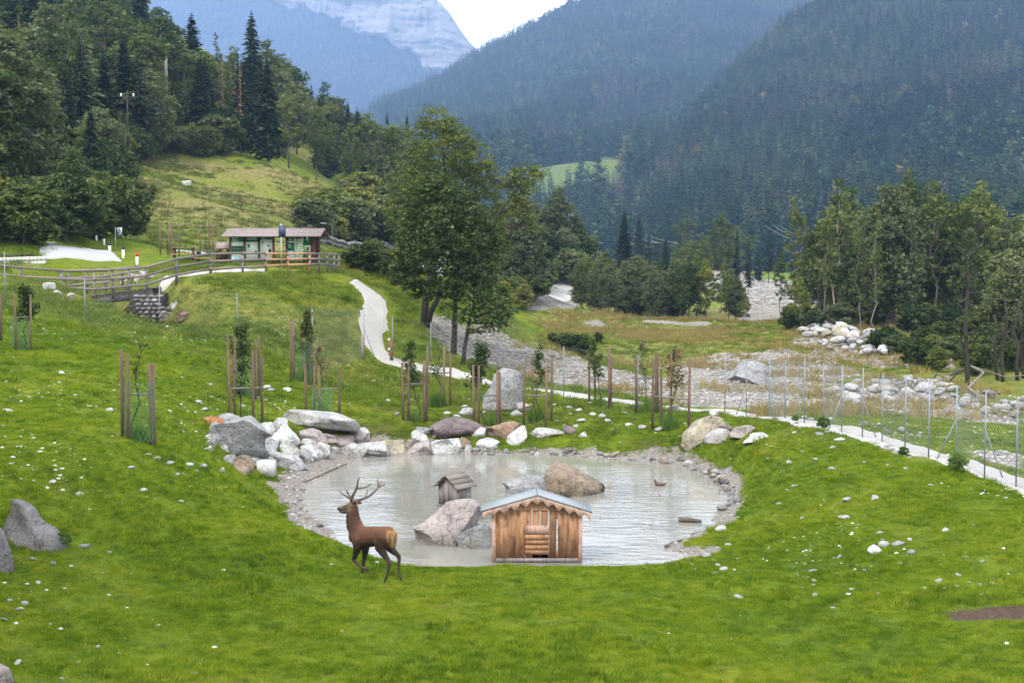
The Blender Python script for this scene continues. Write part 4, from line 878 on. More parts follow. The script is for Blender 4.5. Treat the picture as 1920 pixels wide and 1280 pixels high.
tall_grass('meadow_grass', 22000, 112, 235, lambda x, y: (x < -2)*(fbm2(x*.1, y*.1, 82, 4) > -.1)*(np.abs(x-(150-960)/F*y) > 5)*(y > 128) > 0, 3.2, mtufts[4:], 5)

# ------------------------------------------------------------------ deer
def apply_mod(o):
    dg = bpy.context.evaluated_depsgraph_get(); dg.update(); me = bpy.data.meshes.new_from_object(o.evaluated_get(dg)); o.modifiers.clear(); old = o.data; o.data = me; return o
g = G(722, 1093); g[2] += .03; DS = g[1]/F/5.817*1.0          # metres per picture unit of the side drawing
def D(X, Y, dep):
    return np.array([(X-722)*DS, dep, (1242-Y)*DS-dep*.229])
def depc(X): return .12+(760-X)*DS*.75
def chain(mb, pts, lat=1.):
    """pts: X, Y, side (-1 near .. 1 far) offset in m, radius in m"""
    P_ = np.array([[*D(X, Y, (depc(X) if len(q) < 2 else q[1])+q[0]), r*1.10+.004] for X, Y, q, r in [(a, b, c_ if isinstance(c_, tuple) else (c_,), d) for a, b, c_, d in pts]])
    for i in range(len(P_)-1):
        a, b = P_[i], P_[i+1]; n = max(2, int(np.linalg.norm(b[:3]-a[:3])/(min(a[3], b[3])*.35))+1)
        for t_ in np.linspace(0, 1, n):
            p = a+(b-a)*t_; V, T = ico(2); sc3 = np.array([1, lat, 1])*p[3]; mb.add(V*sc3+p[:3], T)
def make_deer():
    root = empty('red_deer', (g[0], g[1], g[2]))
    tag(root, 'brown red deer stag with large antlers trotting left across the grass', 'deer')
    mb = MB()
    chain(mb, [(775,705,0,.135),(748,712,0,.180),(700,725,0,.215),(640,728,0,.222),(570,730,0,.225),(490,732,0,.238),(430,728,0,.240),(392,715,0,.220)], .80)
    chain(mb, [(400,690,0,.21),(378,660,0,.195),(350,600,0,.185),(335,550,0,.172),(328,500,0,.155),(328,450,0,.135),(333,400,0,.110)], .72)
    chain(mb, [(322,640,0,.07),(300,600,0,.08),(285,545,0,.07)], .8)
    chain(mb, [(328,392,0,.100),(305,378,0,.092),(275,384,0,.084),(240,392,0,.068),(205,396,0,.054),(172,398,0,.042),(150,402,0,.034)], .8)
    chain(mb, [(315,425,0,.075),(270,428,0,.062),(230,438,0,.044),(195,441,0,.026),(165,438,0,.018)], .75)
    chain(mb, [(345,345,-.07,.028),(365,335,-.13,.042),(392,345,-.17,.036),(405,362,-.19,.016)], .6)      # ears
    chain(mb, [(350,340,.07,.028),(375,330,.13,.042),(404,335,.17,.036),(422,345,.19,.016)], .6)
    chain(mb, [(420,745,-.10,.17),(398,810,-.13,.125),(386,870,-.13,.083),(362,935,-.13,.055),(343,985,-.13,.047),(352,1005,-.13,.038),(398,1040,-.13,.028),(445,1078,-.13,.030),(475,1090,-.13,.028),(500,1096,-.13,.022)])
    chain(mb, [(455,760,.10,.16),(465,830,.12,.115),(474,885,.12,.075),(464,950,.12,.053),(450,1015,.12,.044),(441,1060,.12,.030),(434,1110,.12,.026),(428,1150,.12,.030),(418,1172,.12,.025)])
    chain(mb, [(712,735,-.07,.20),(680,790,-.12,.165),(668,850,-.13,.125),(692,905,-.13,.085),(728,960,-.13,.060),(765,1010,-.13,.048),(771,1035,-.13,.044),(765,1080,-.13,.032),(752,1135,-.13,.029),(738,1185,-.13,.033),(726,1212,-.13,.028)])
    chain(mb, [(770,735,.06,.17),(772,800,.11,.145),(775,855,.13,.105),(806,895,.13,.072),(845,925,.13,.055),(874,958,.13,.044),(877,990,.13,.037),(872,1050,.13,.029),(870,1110,.13,.027),(874,1160,.13,.033),(885,1185,.13,.028)])
    chain(mb, [(805,690,0,.03),(822,715,0,.032),(826,755,0,.018)], 1.)
    b = mb.build('body', 'coat', root); b.name = 'body'
    r = b.modifiers.new('r', 'REMESH'); r.mode = 'VOXEL'; r.voxel_size = .0135; r.use_smooth_shade = True
    s_ = b.modifiers.new('s', 'SMOOTH'); s_.iterations = 4; s_.factor = .5
    apply_mod(b)
    me = b.data; n = len(me.vertices); co = np.empty(n*3, np.float32); me.vertices.foreach_get('co', co); co = co.reshape(-1, 3)
    X_ = co[:, 0]/DS+722; Y_ = 1242-(co[:, 2]+co[:, 1]*.229)/DS
    def cc(*a): return np.array(a)
    base = np.tile(cc(.085,.034,.015), (n, 1))
    def lay(c_, w_):
        nonlocal base; w_ = np.clip(w_, 0, 1)[:, None]; base = base*(1-w_)+cc(*c_)*w_*.72
    nz_ = fbm3(co*6, 3, 3)
    lay((.145,.058,.024), sstep(680, 610, Y_+nz_*60)*(X_ > 400)); lay((.060,.028,.016), sstep(740, 850, Y_+nz_*80)); lay((.022,.013,.010), sstep(850, 910, Y_+nz_*40))
    lay((.085,.040,.022), sstep(440, 380, X_)*sstep(720, 640, Y_)*.8); lay((.050,.030,.022), sstep(300, 250, X_)*(Y_ > 470)*(Y_ < 720)*.7)
    lay((.040,.022,.016), sstep(600, 640, X_)*sstep(700, 680, X_)*sstep(700, 790, Y_)*.9)
    rump = sstep(724, 762, X_+nz_*60+(Y_-700)*-.22)*sstep(640, 675, Y_+nz_*50)*sstep(880, 820, Y_); lay((.36,.18,.065), rump)
    lay((.40,.30,.17), rump*np.exp(-((X_-742+nz_*20-(Y_-760)*-.02)/24)**2)*sstep(680, 740, Y_)); lay((.20,.07,.02), np.exp(-((X_-778)/16)**2)*sstep(690, 710, Y_)*sstep(850, 810, Y_)*.8)
    lay((.42,.32,.19), np.exp(-((X_-803)/11)**2)*sstep(700, 730, Y_)*sstep(860, 840, Y_)*.8)
    hd = sstep(345, 300, X_)*(Y_ < 480); lay((.15,.105,.072), hd*.9); lay((.05,.03,.022), hd*np.exp(-((X_-228)/12)**2-((Y_-375)/12)**2)*1.)
    lay((.012,.010,.010), hd*sstep(158, 146, X_)); lay((.03,.012,.012), hd*(X_ < 200)*np.exp(-((Y_-422)/7)**2)); lay((.10,.05,.028), (X_ > 340)*(X_ < 450)*(Y_ < 372)*1.)
    lay((.10,.065,.040), sstep(960, 1010, Y_)*.55); lay((.048,.022,.013), sstep(430, 350, X_+nz_*60)*(Y_ > 440)*sstep(760, 640, Y_)*.75)
    at_ = me.attributes.new('coat', 'FLOAT_COLOR', 'POINT'); at_.data.foreach_set('color', np.c_[base, np.ones(n)].astype(np.float32).ravel())
    me.polygons.foreach_set('use_smooth', np.ones(len(me.polygons), bool))
    for (tipx, tipy, tx, ty, off) in ((500,1096,528,1101,-.13),(418,1172,404,1196,.12),(726,1212,708,1244,-.13),(885,1185,903,1222,.13)):
        h = MB(); a = D(tipx, tipy, depc(tipx)+off); b_ = D(tx, ty, depc(tipx)+off); d = b_-a
        for s2 in (-1, 1): h.tube([a-d*.15+np.array([0, s2*.012, 0]), a+d*.45+np.array([0, s2*.018, 0]), b_+np.array([0, s2*.018, 0])], [.020, .026, .010], 6)
        h.build('hoof', 'hoof', root, True)
    for sgn in (-1, 1):
        V, T = ico(2); e = MB(); e.add(V*.017+D(232, 376, depc(232)+sgn*.058), T); e.build('eye', 'eye', root, True)
    for side, paths in ((-1, [([(318,330),(318,300),(335,262),(362,215),(385,180),(393,140),(402,95),(420,58)], .026), ([(314,305),(280,278),(245,258),(215,238),(198,212)], .017), ([(325,285),(297,262),(275,232),(260,190)], .015), ([(288,248),(284,225),(287,204)], .008), ([(384,180),(430,180),(475,172),(515,155),(552,134)], .017)]),
                        (1, [([(345,335),(345,315),(385,306),(440,295),(500,268),(550,230),(590,185),(612,150),(602,105),(596,62)], .025), ([(612,152),(645,145),(672,130),(672,100)], .014), ([(620,145),(632,115),(641,80)], .010), ([(462,288),(474,240),(488,205),(488,178)], .013), ([(375,310),(340,300),(330,270),(322,245)], .010)])):
        m_ = MB(); x0 = paths[0][0][0][0]
        for pth, r0 in paths:
            P_ = []
            for (X, Y) in pth: P_.append(D(X, Y, depc(330)+side*(.05+.0009*max(0, 335-Y)))) 
            P_ = np.array(P_); n_ = 14; s_ = np.linspace(0, len(P_)-1, n_); Q_ = np.stack([np.interp(s_, np.arange(len(P_)), P_[:, k]) for k in range(3)], 1)
            Q_[1:-1] = (Q_[:-2]+Q_[2:]+Q_[1:-1]*1.5)/3.5
            m_.tube(Q_, 1.55*r0*np.linspace(1, .28, n_)**.8, 7)
        m_.build('antler', 'antler', root, True)
make_deer()

# ------------------------------------------------------------------ wooden duck hut on the near shore
def wood_hut():
    d0 = 37.3; s = d0/F; L0 = at(1007, d0); zb = CAMZ+(1053-480)*-s   # sill height
    zb = P(1007, 1055, d0)[2]
    root = empty('duck_house', (P(1007, 1055, d0)[0], d0, zb)); tag(root, 'orange wooden duck house with grey felt roof and scalloped eaves on the pond edge', 'duck house')
    u = lambda X: (X-714)/5.564*s; v = lambda Y: (1190-Y)/5.564*s          # drawing units to metres
    dep = .85
    edges = [275,412,494,598,655]; hts = 640
    pl = [(277,411,1135,638),(413,492,1132,620),(494,596,1135,600),(598,655,1140,628)]
    def plank(x0, x1, yb, yt, mat='orange_plank', off=0., name='plank', slope=True):
        m_ = MB(); a, b = u(x0)+.0015, u(x1)-.0015; zt0 = v(yt); zt1 = zt0
        if slope:
            zt0 = v(465+(714-x0 if x0 < 714 else x0-714)*.325+42); zt1 = v(465+abs(x1-714)*.325+42)
        t_ = .022; V = [(a, off-t_, v(yb)), (b, off-t_, v(yb)), (b, off-t_, zt1), (a, off-t_, zt0), (a, off, v(yb)), (b, off, v(yb)), (b, off, zt1), (a, off, zt0)]
        m_.add(V, Q=[(0,1,2,3),(5,4,7,6),(1,5,6,2),(4,0,3,7),(3,2,6,7),(4,5,1,0)]); return m_.build(name, mat, root)
    for x0, x1, yb in [(276,412,1135),(412,493,1132),(493,597,1135),(597,655,1140),(843,918,1140),(930,994,1142),(994,1053,1142),(1053,1150,1142)]: plank(x0, x1, yb, 0)
    plank(666, 742, 1140, 610, slope=False); plank(753, 828, 1140, 610, slope=False); plank(655, 842, 1140, 800, slope=False)
    plank(918, 930, 1140, 1055, slope=False); m_ = MB(); m_.box((u(924), -.011, (v(720)+v(560))/2), (u(930)-u(918)-.002, .02, v(560)-v(720))); m_.build('plank', 'orange_plank', root)
    m_ = MB(); a = v(628); V = [(u(500), -.027, a), (u(930), -.027, a), (u(930), -.027, v(576)), (u(715), -.027, v(508)), (u(500), -.027, v(576))]
    m_.add(np.r_[V, np.array(V)-[0, .02, 0]], T=None, Q=[(0,5,6,1),(1,6,7,2),(2,7,8,3),(3,8,9,4),(4,9,5,0)]); 
    mk('gable_board', m_.V[0], [[(5,6,7,8,9),(4,3,2,1,0)], m_.Q[0]], 'orange_plank', root)
    for i, (y0, y1) in enumerate([(880,786),(940,884),(992,944),(1045,996),(1096,1049)]):
        m_ = MB(); m_.box(((u(585)+u(840))/2, -.045, (v(y0)+v(y1))/2), (u(840)-u(585), .025, v(y1)-v(y0)-.004)); m_.build('door_board', 'pale_plank' if i == 0 else 'orange_plank', root)
    for x0, x1 in ((238,276),(1150,1190)):
        for yy in (.005, dep): m_ = MB(); m_.box(((u(x0)+u(x1))/2, yy, (v(672)+v(1196))/2-.06), (u(x1)-u(x0), .06, v(672)-v(1196)+.12)); m_.build('post', 'pale_plank' if yy < .1 else 'orange_plank', root)
    m_ = MB(); m_.box((0, -.035, v(1158)), (u(1140)-u(272), .03, v(1135)-v(1180))); m_.build('sill', 'grey_plank', root)
    m_ = MB(); m_.box((0, dep/2, v(1150)), (u(1150)-u(272), dep-.06, .03)); m_.build('floor', 'grey_plank', root)
    for sx in (240, 1170):     # side walls of vertical boards
        for k in range(5): m_ = MB(); m_.box((u(sx+12 if sx < 700 else sx), .1+k*.16, (v(690)+v(1140))/2), (.022, .155, v(690)-v(1140))); m_.build('side_board', 'orange_plank', root)
    # roof: two felted slopes with a dark edge
    for sg in (-1, 1):
        r0 = np.array([0, 0, v(470)]); e0 = np.array([sg*(u(1290)-0) if sg > 0 else u(122), 0, v(650 if sg > 0 else 642)])
        dv = e0-r0; n_ = np.array([-dv[2], 0, dv[0]]); n_ /= np.linalg.norm(n_); n_ *= np.sign(n_[2])
        y0, y1 = -.14, dep+.14; th = .022
        V = [r0+[0, y0, 0], e0+[0, y0, 0], e0+[0, y1, 0], r0+[0, y1, 0]]; V = np.array(V+[p+n_*th for p in V])
        m_ = MB(); m_.add(V, Q=[(0,1,2,3),(7,6,5,4),(4,5,1,0),(5,6,2,1),(6,7,3,2),(7,4,0,3)]); ro = m_.build('roof_board', 'felt_edge', root)
        V2 = V.copy(); V2[:4] = V[4:]+[0, 0, .002]; V2[4:] = V[4:]+n_*.008+[0, 0, .002]; V2[[0, 1, 4, 5]] += [0, .012, 0]; V2[:, 0] += 0
        m_ = MB(); m_.add(V2, Q=[(0,1,2,3),(7,6,5,4),(4,5,1,0),(5,6,2,1),(6,7,3,2),(7,4,0,3)]); m_.build('roof_felt', 'roof_felt', root)
        # scalloped fascia
        k = 60; tt = np.linspace(0, .97, k); top = r0[None]+dv[None]*tt[:, None]-np.array([0, 0, .012]); sc_n = 5.0
        ph = np.abs(np.sin(PI*(tt/.97*sc_n+.0))); dropz = .085+.135*(1-ph)**.9
        bot = top-np.c_[0*tt, 0*tt, dropz]; yf = y0+.004
        A = np.concatenate([top, bot]); A[:, 1] = yf-.02; Bk = A.copy(); Bk[:, 1] = yf+.0; V = np.r_[A, Bk]; Q = []
        for i in range(k-1): Q += [(i, k+i, k+i+1, i+1), (2*k+i+1, 3*k+i+1, 3*k+i, 2*k+i), (k+i, 3*k+i, 3*k+i+1, k+i+1)]
        m_ = MB(); m_.add(V, Q=Q); m_.build('scalloped_fascia', 'pale_plank', root)
wood_hut()
# nest box on the pond boulder
def nest_box():
    d0 = 43.0; p = P(853, 944, d0); root = empty('nest_box', p, math.radians(-38)); tag(root, 'small grey weathered wooden nest box with shingled gable roof over the pond', 'nest box')
    s = d0/F; W_ = 46*s; Dp = 40*s; Hh = 37*s; Hr = 54*s
    def board(sz, c_, name='board', mt='grey_plank'): m_ = MB(); m_.box(c_, sz); return m_.build(name, mt, root)
    for k in range(4):
        x0 = -W_/2+(k+.5)*W_/4; hh = Hh+(Hr-Hh)*(1-abs(x0)/(W_/2))
        for yy in (-Dp/2, Dp/2): board((W_/4-.006, .02, hh), (x0, yy, hh/2), 'gable_board')
    for k in range(3):
        for xx in (-W_/2, W_/2): board((.02, Dp/3-.006, Hh), (xx, -Dp/2+(k+.5)*Dp/3, Hh/2), 'side_board')
    ang = math.atan2(Hr-Hh, W_/2); ln = W_/2/math.cos(ang)+.14
    for sg in (-1, 1):
        for k in range(3):
            m_ = MB(); c_ = np.array([sg*(ln*(k+.5)/3)*math.cos(ang), 0, Hr+.03-(ln*(k+.5)/3)*math.sin(ang)+.012*(2-k)])
            m_.box(c_, (ln/3+.03, Dp+.30, .02), ry=sg*(ang-.05)); m_.build('roof_board', 'weathered_wood', root)
    board((W_+.1, Dp+.12, .05), (0, 0, -.03), 'base_board')
    for sx in (-1, 1): board((.06, .06, 1.0), (sx*W_*.35, 0, -.5), 'leg', 'grey_plank')
nest_box()
# concrete block with a ring mark, log den, stump
g = G(496, 893); root = empty('concrete_block', g, -.12); tag(root, 'pale concrete box with a round knockout beside the left rock heap', 'concrete box'); s = g[1]/F
m_ = MB(); m_.box((0, .25, 14*s), (30*s, .5, 29*s)); o = m_.build('box_body', 'concrete', root)
m_ = MB(); an = np.linspace(0, 2*PI, 25); m_.tube(np.stack([7.5*s*np.cos(an), np.full(25, .0), 13*s+7.5*s*np.sin(an)], 1), .007, 5); m_.build('ring', 'grey_wood', root)
g = G(462, 856); root = empty('log_den', g, .2); tag(root, 'collapsed little den of split logs with a dark opening among the rocks', 'log shelter'); s = g[1]/F
for i, (a, b, r) in enumerate([((-34,0,-2),(-12,6,22),3.2),((-30,9,0),(-8,14,22),3.),((-12,4,22),(18,10,13),4.),((-12,14,21),(20,18,12),4.),((18,4,13),(30,2,0),3.6),((-24,2,0),(-4,2,18),2.2)]):
    m_ = MB(); m_.tube(np.array([a, np.array(a)*.5+np.array(b)*.5, b])*s, [r*s, r*s*.9, r*s*.8], 8); m_.build('log', 'bark_pale' if i < 4 else 'new_wood', root, True)
m_ = MB(); m_.box((2*s, 14*s, 7*s), (34*s, 1.5*s, 14*s)); m_.build('hole_shade', 'bark_dark', root)  # dark sheet standing in for the shade inside the den's hole
g = G(398, 801); V, T = rockmesh(55, 3, 6, .3); V = V/np.abs(V).max(0)*np.array([.42, .3, .30]); o = mk('tree_stump', V, [T], 'stump_wood', smooth=True); o.location = (g[0], g[1]+.2, g[2]+.22); tag(o, 'orange brown rotten tree stump lying on the grey slab rock', 'stump')
# logs and sticks at the pond
def stick(a, b, r, label, d=None, mat='bark_pale', name='driftwood'):
    A, Bp = G(*a), G(*b); A[2] = max(A[2], WZ)+r*.6; Bp[2] = max(Bp[2], WZ)+r*.6; m_ = MB(); M_ = (A+Bp)/2+np.array([0, .05, .02]); m_.tube(np.array([A, M_, Bp]), [r, r*.9, r*.5], 7); o = m_.build(name, mat, None, True); tag(o, label, 'log')
stick((575,902), (650,872), .05, 'pale bare branch lying along the left waterline'); stick((1248,1026), (1280,1014), .05, 'short dark curved stick on the right mud spit', mat='bark'); stick((1272,1000), (1315,990), .09, 'thick dark driftwood log on the right shore', mat='bark'); stick((1330,993), (1368,985), .05, 'pale flat driftwood plank in the grass right of the pond', mat='bark_pale')

# ------------------------------------------------------------------ ducks
def duck(p, rz, mat, label, swim=False):
    root = empty('duck', p, rz); tag(root, label, 'duck'); m_ = MB()
    for (x, z, rx, ry, rz_) in [(0,.10,.17,.095,.085),(-.14,.12,.10,.06,.045),(-.22,.14,.06,.03,.02),(.11,.14,.08,.06,.07),(.15,.19,.045,.04,.06),(.17,.245,.05,.042,.045)]:
        V, T = ico(2); m_.add(V*np.array([rx, ry, rz_])+np.array([x, 0, z]), T)
    b = m_.build('body', mat, root); r = b.modifiers.new('r', 'REMESH'); r.mode = 'VOXEL'; r.voxel_size = .014; r.use_smooth_shade = True; s_ = b.modifiers.new('s', 'SMOOTH'); s_.iterations = 5; apply_mod(b)
    m_ = MB(); m_.box((.235, 0, .238), (.06, .03, .014)); m_.build('bill', 'bill', root)
    if not swim:
        for sy in (-1, 1): m_ = MB(); m_.tube([(0, sy*.03, .05), (.01, sy*.03, -.01)], .008, 5); m_.tube([(.0, sy*.03, 0), (.05, sy*.03, 0)], .01, 4); m_.build('leg', 'bill', root)
g = G(1337, 893); duck(g, PI*.95, 'duck_brown', 'dark brown duck resting on the upper right shore stones')
g = G(1356, 911); duck(g, 2.4, 'duck_dark', 'dark bluish duck standing on the shore stones below the brown duck')
duck((*onplane(1237, 910, WZ)[:2], WZ-.06), PI, 'duck_brown', 'small brown duck swimming near the stake reflections', True)

# ------------------------------------------------------------------ young trees in stake guards
def sapling(p, Ht, leafy, seed, label, mat, parent_grp=None):
    rs = np.random.RandomState(seed); root = empty('young_tree', p); tag(root, label, 'young tree'); m_ = MB()
    tk = limb((0, 0, -.1), (rs.uniform(-.08, .08)*Ht, 0, Ht), rs, .08, 8); m_.tube(tk, np.linspace(.028, .006, 8), 5); Cs = []
    for i in range(16):
        k = rs.uniform(2.6, 6.6); j = int(k); p0 = tk[j]+(tk[j+1]-tk[j])*(k-j); an = rs.uniform(0, 6.28); l = Ht*.17*rs.uniform(.6, 1.2)*(1.15-(k-2.6)/6); q = p0+np.array([math.cos(an)*l*.6, math.sin(an)*l*.6, l*.85])
        m_.tube(limb(p0, q, rs, .2, 4), np.linspace(.012, .003, 4), 3, False); Cs += [p0*.5+q*.5, q]
        for _ in range(2): q2 = p0*.4+q*.6+rs.normal(size=3)*l*.3; m_.tube([p0*.5+q*.5, q2], [.006, .002], 3, False); Cs.append(q2)
    m_.build('trunk', 'bark_dark', root)
    Cs = np.array(Cs); n = int(leafy*1.15)
    if n:
        c_ = Cs[rs.randint(len(Cs), size=n)]+rs.normal(size=(n, 3))*.09; V, Q = leafquads(c_, rs.normal(size=(n, 3))+[0, 0, .8], .075*rs.uniform(.6, 1.3, n), rs); mk('crown', V, [Q], mat, root, attrs={'tint': np.repeat(rs.uniform(size=n), 4)})
    return root
def guard(stakes, bars, sap, label, leafy, lmat, saplabel, seed, mesh=None, weeds=0, sd=None, dd=None):
    """stakes: (px, top, bottom); bars: rows (py) of the cross bars"""
    P_ = [];
    for (px, t_, b_) in stakes:
        g = G(px, b_) if dd is None else at(px, dd+(b_-470)*-.25)
        P_.append((g, (P(px, t_, g[1])[2]-g[2]) if dd else (b_-t_)*g[1]/F))
    c_ = np.mean([p[0] for p in P_], 0); root = empty('tree_guard', c_); tag(root, label, 'tree guard'); rs = np.random.RandomState(seed)
    far_ = max(p[0][1] for p in P_)
    for (g, h) in P_:
        m_ = MB(); l = rs.uniform(-.02, .02); q = g-c_; m_.tube([q+[0, 0, -.15], q+[l, 0, h*.5], q+[l*2, 0, h-.02], q+[l*2, 0, h]], [.055, .052, .050, .040], 8); m_.build('stake', 'stake_wood', root, True)
    for (i, j, fr) in bars:
        a, b = P_[i], P_[j]; A = a[0]-c_+[0, 0, a[1]*fr]; Bq = b[0]-c_+[0, 0, a[1]*fr+(a[0][2]-b[0][2])]; m_ = MB(); m_.beam(A+[0, .0, 0], Bq, .035, .06); m_.build('crossbar', 'grey_wood', root)
    ctr = c_.copy(); sx = G(sap[0], np.mean([s_[2] for s_ in stakes])) if dd is None else at(sap[0], c_[1]); cx = sx[0]*c_[1]/sx[1]; base = np.array([cx, c_[1], Hs(cx, c_[1])])
    hs = CAMZ+ray(sap[0], sap[1])[2]/ray(sap[0], sap[1])[1]*c_[1]-base[2]
    sapling(base, max(1., hs), leafy, seed, saplabel, lmat)
    if mesh:   # green wire guard round the sapling
        rd, mh = mesh; m_ = MB(); nn = 18
        for k in range(nn):
            for sg in (1, -1):
                t_ = np.linspace(0, 1, 9); an = k/nn*2*PI+sg*t_*2.2; m_.tube(np.stack([base[0]-c_[0]+rd*np.cos(an), base[1]-c_[1]+rd*np.sin(an), base[2]-c_[2]+t_*mh], 1), .0045, 3, False)
        o = m_.build('wire_mesh', 'green_mesh', root); tag(o, kind='stuff')
    if weeds:
        k = weeds; m_ = MB(); V = []
        an = rs.uniform(0, 6.28, k); r = rs.uniform(0, .38, k); b = np.stack([base[0]+r*np.cos(an), base[1]+r*np.sin(an), np.full(k, base[2]-.02)], 1); a2 = rs.uniform(0, 6.28, k); w_ = np.stack([np.cos(a2), np.sin(a2), 0*a2], 1)*.014
        tp = b+rs.normal(size=(k, 3))*[.10, .10, 0]+np.stack([0*an, 0*an, rs.uniform(.2, .75, k)], 1)
        o = mk('tall_grass', np.stack([b-w_, b+w_, tp], 1).reshape(-1, 3), [np.arange(3*k).reshape(k, 3)], 'leaf_bright', attrs={'tint': np.repeat(rs.uniform(size=k), 3)}); tag(o, kind='stuff')
SB = [(0, 1, .42)]
guard([(230,654,818),(240,661,824),(285,681,837),(290,680,834)], [(1,2,.52)], (261,632), 'tall stake guard with green wire mesh, nearest at the left of the rock heap', 60, 'leaf_mid', 'thin nearly bare young tree in the nearest left stake guard', 1, (.42, 1.75), 300)
guard([(430,655,780),(441,666,783),(475,656,798),(492,665,795)], [(0,2,.42),(1,3,.46)], (459,640), 'four brown stakes with crossbars standing behind the grey slab rocks', 300, 'leaf_dark', 'leafy young tree between the stakes behind the slab rocks', 2, None, 60)
guard([(428,625,738),(441,630,742),(487,628,745),(480,640,748)], [(0,2,.4)], (458,597), 'taller stake guard behind the slab rock one, on the slope', 800, 'leaf_mid', 'bushy leaved young tree behind the slab rock stakes', 3, (.42, 1.6), 100)
guard([(545,600,714),(551,599,712),(578,610,716),(585,609,719)], [(0,2,.6)], (569,581), 'stake guard with blue green mesh below the embankment', 700, 'leaf_mid', 'slim leafy young tree in the guard below the embankment', 4, (.40, 1.9), 300)
guard([(574,681,778),(589,685,779),(600,685,783),(636,687,786)], [(0,1,.55),(2,3,.55)], (604,648), 'short stake guard behind the long flat slab', 120, 'leaf_brown', 'sparse brownish young tree above the long flat slab', 5, (.40, 1.2), 160)
guard([(2,552,640),(30,552,658),(58,552,658)], [(1,2,.6)], (40,530), 'three dark stakes at the left frame edge on the slope', 900, 'leaf_dark', 'leafy young tree at the left edge below the railing', 6, (.40, 1.3), 120)
guard([(756,679,787),(766,672,790),(796,674,792),(800,672,790)], [(0,2,.62),(1,3,.6)], (776,640), 'stake guard with leafy tree left of the standing boulder', 700, 'leaf_maple', 'young maple with round dark crown left of the standing boulder', 7, None, 120)
guard([(801,647,763),(832,649,763),(844,661,759)], [(0,2,.55)], (822,648), 'stake guard beside the path behind the maple one', 120, 'leaf_mid', 'thin young tree with bush at its foot beside the path', 8, None, 900)
guard([(889,683,799),(898,684,800),(933,692,798),(938,696,795)], [(1,2,.50)], (920,645), 'stake guard right in front of the standing boulder', 900, 'leaf_maple', 'young maple with dark crown in front of the standing boulder', 9, None, 160)
guard([(982,687,798),(1001,688,775),(1024,684,800),(1034,674,792)], [(0,3,.52)], (1006,645), 'stake guard with tall weeds right of the standing boulder', 420, 'leaf_mid', 'light young tree above tall weeds right of the standing boulder', 10, None, 1100)
guard([(1105,659,756),(1116,668,753),(1142,651,768),(1145,665,765)], [(0,2,.50)], (1122,632), 'stake guard by the path between two others, behind the flat white slab', 500, 'leaf_mid', 'slender leafy young tree by the path behind the flat white slab', 11, None, 120)
guard([(1193,663,774),(1229,660,772),(1234,668,772)], [(0,1,.58)], (1214,640), 'stake guard next to the path left of the brown leaved one', 200, 'leaf_grey', 'bare looking young tree with weeds next to the path', 12, None, 500)
guard([(1223,672,804),(1240,691,802),(1257,665,802),(1291,669,806)], [(0,3,.47)], (1256,655), 'stake guard with autumn leaved tree left of the cream boulder', 420, 'leaf_brown', 'young tree with wilted brown leaves left of the cream boulder', 13, None, 380)
for i, (st, sx, lb) in enumerate([([(303,415,473),(319,418,475),(338,417,475),(324,412,468)], (316,360), 'left'), ([(378,420,463),(395,417,465),(412,418,473),(402,414,462)], (391,362), 'middle')]):
    guard(st, [(0,2,.45)], sx, 'stake guard on the terrace behind the railing, %s of the kiosk side' % lb, 0, 'leaf_mid', 'bare young tree on the terrace, %s one of the row' % lb, 20+i, dd=104)
for i, (px, d, tp) in enumerate([(456,112,355),(508,114,357)]):
    g = at(px, d); sapling(g, P(px, tp, d)[2]-g[2], 0, 40+i, ['bare young tree rising behind the left half of the kiosk roof', 'bare young tree rising behind the middle of the kiosk roof'][i], 'leaf_mid')

# ------------------------------------------------------------------ wire fence
def wire_fence(posts, label, struts, seed):
    pts = []
    for px, t_, b_ in posts: g = G(px, b_); pts.append((g, (b_-t_)*g[1]/F))
    root = empty('wire_fence', pts[0][0]); tag(root, label, 'fence'); o0 = pts[0][0]
    for i, (g, h) in enumerate(pts):
        q = g-o0; m_ = MB(); m_.tube([q+[0, 0, -.2], q+[0, 0, h]], .024, 8); m_.build('post', 'fence_steel', root, True)
        if i in struts:
            m_ = MB(); dx = struts[i]; m_.tube([q+[dx*.7, .1, -.1], q+[0, 0, h*.55]], .02, 6); m_.build('strut', 'fence_steel', root, True)
    for i in range(len(pts)-1):
        (a, ha), (b, hb) = pts[i], pts[i+1]; a = a-o0; b = b-o0; L_ = np.linalg.norm((b-a)[:2]); m_ = MB(); st = .16 if a[1]+o0[1] < 60 and b[1]+o0[1] < 62 else .30; n = int((L_+ha)/st)
        for k in range(n):
            for sg in (0, 1):
                s0 = k*st-ha; s1 = s0+ha; u0, u1 = max(0, s0)/L_, min(L_, s1)/L_
                if u1 <= u0: continue
                z0 = (max(0, s0)-s0)/ha; z1 = (min(L_, s1)-s0)/ha
                if sg: A = a+(b-a)*u0; Bq = a+(b-a)*u1; A = A+[0, 0, z0*(ha+(hb-ha)*u0)*.97]; Bq = Bq+[0, 0, z1*(ha+(hb-ha)*u1)*.97]
                else: A = a+(b-a)*(1-u0); Bq = a+(b-a)*(1-u1); A = A+[0, 0, z0*(hb+(ha-hb)*u0)*.97]; Bq = Bq+[0, 0, z1*(hb+(ha-hb)*u1)*.97]
                m_.tube([A, Bq], .0032 if a[1]+o0[1] < 60 else .0024, 3, False)
        for fr in (.04, .5, .97): m_.tube([a+[0, 0, ha*fr], (a+b)/2+[0, 0, (ha+hb)/2*fr-.02], b+[0, 0, hb*fr]], .004, 3, False)
        o = m_.build('wire_netting', 'wire', root); tag(o, kind='stuff')
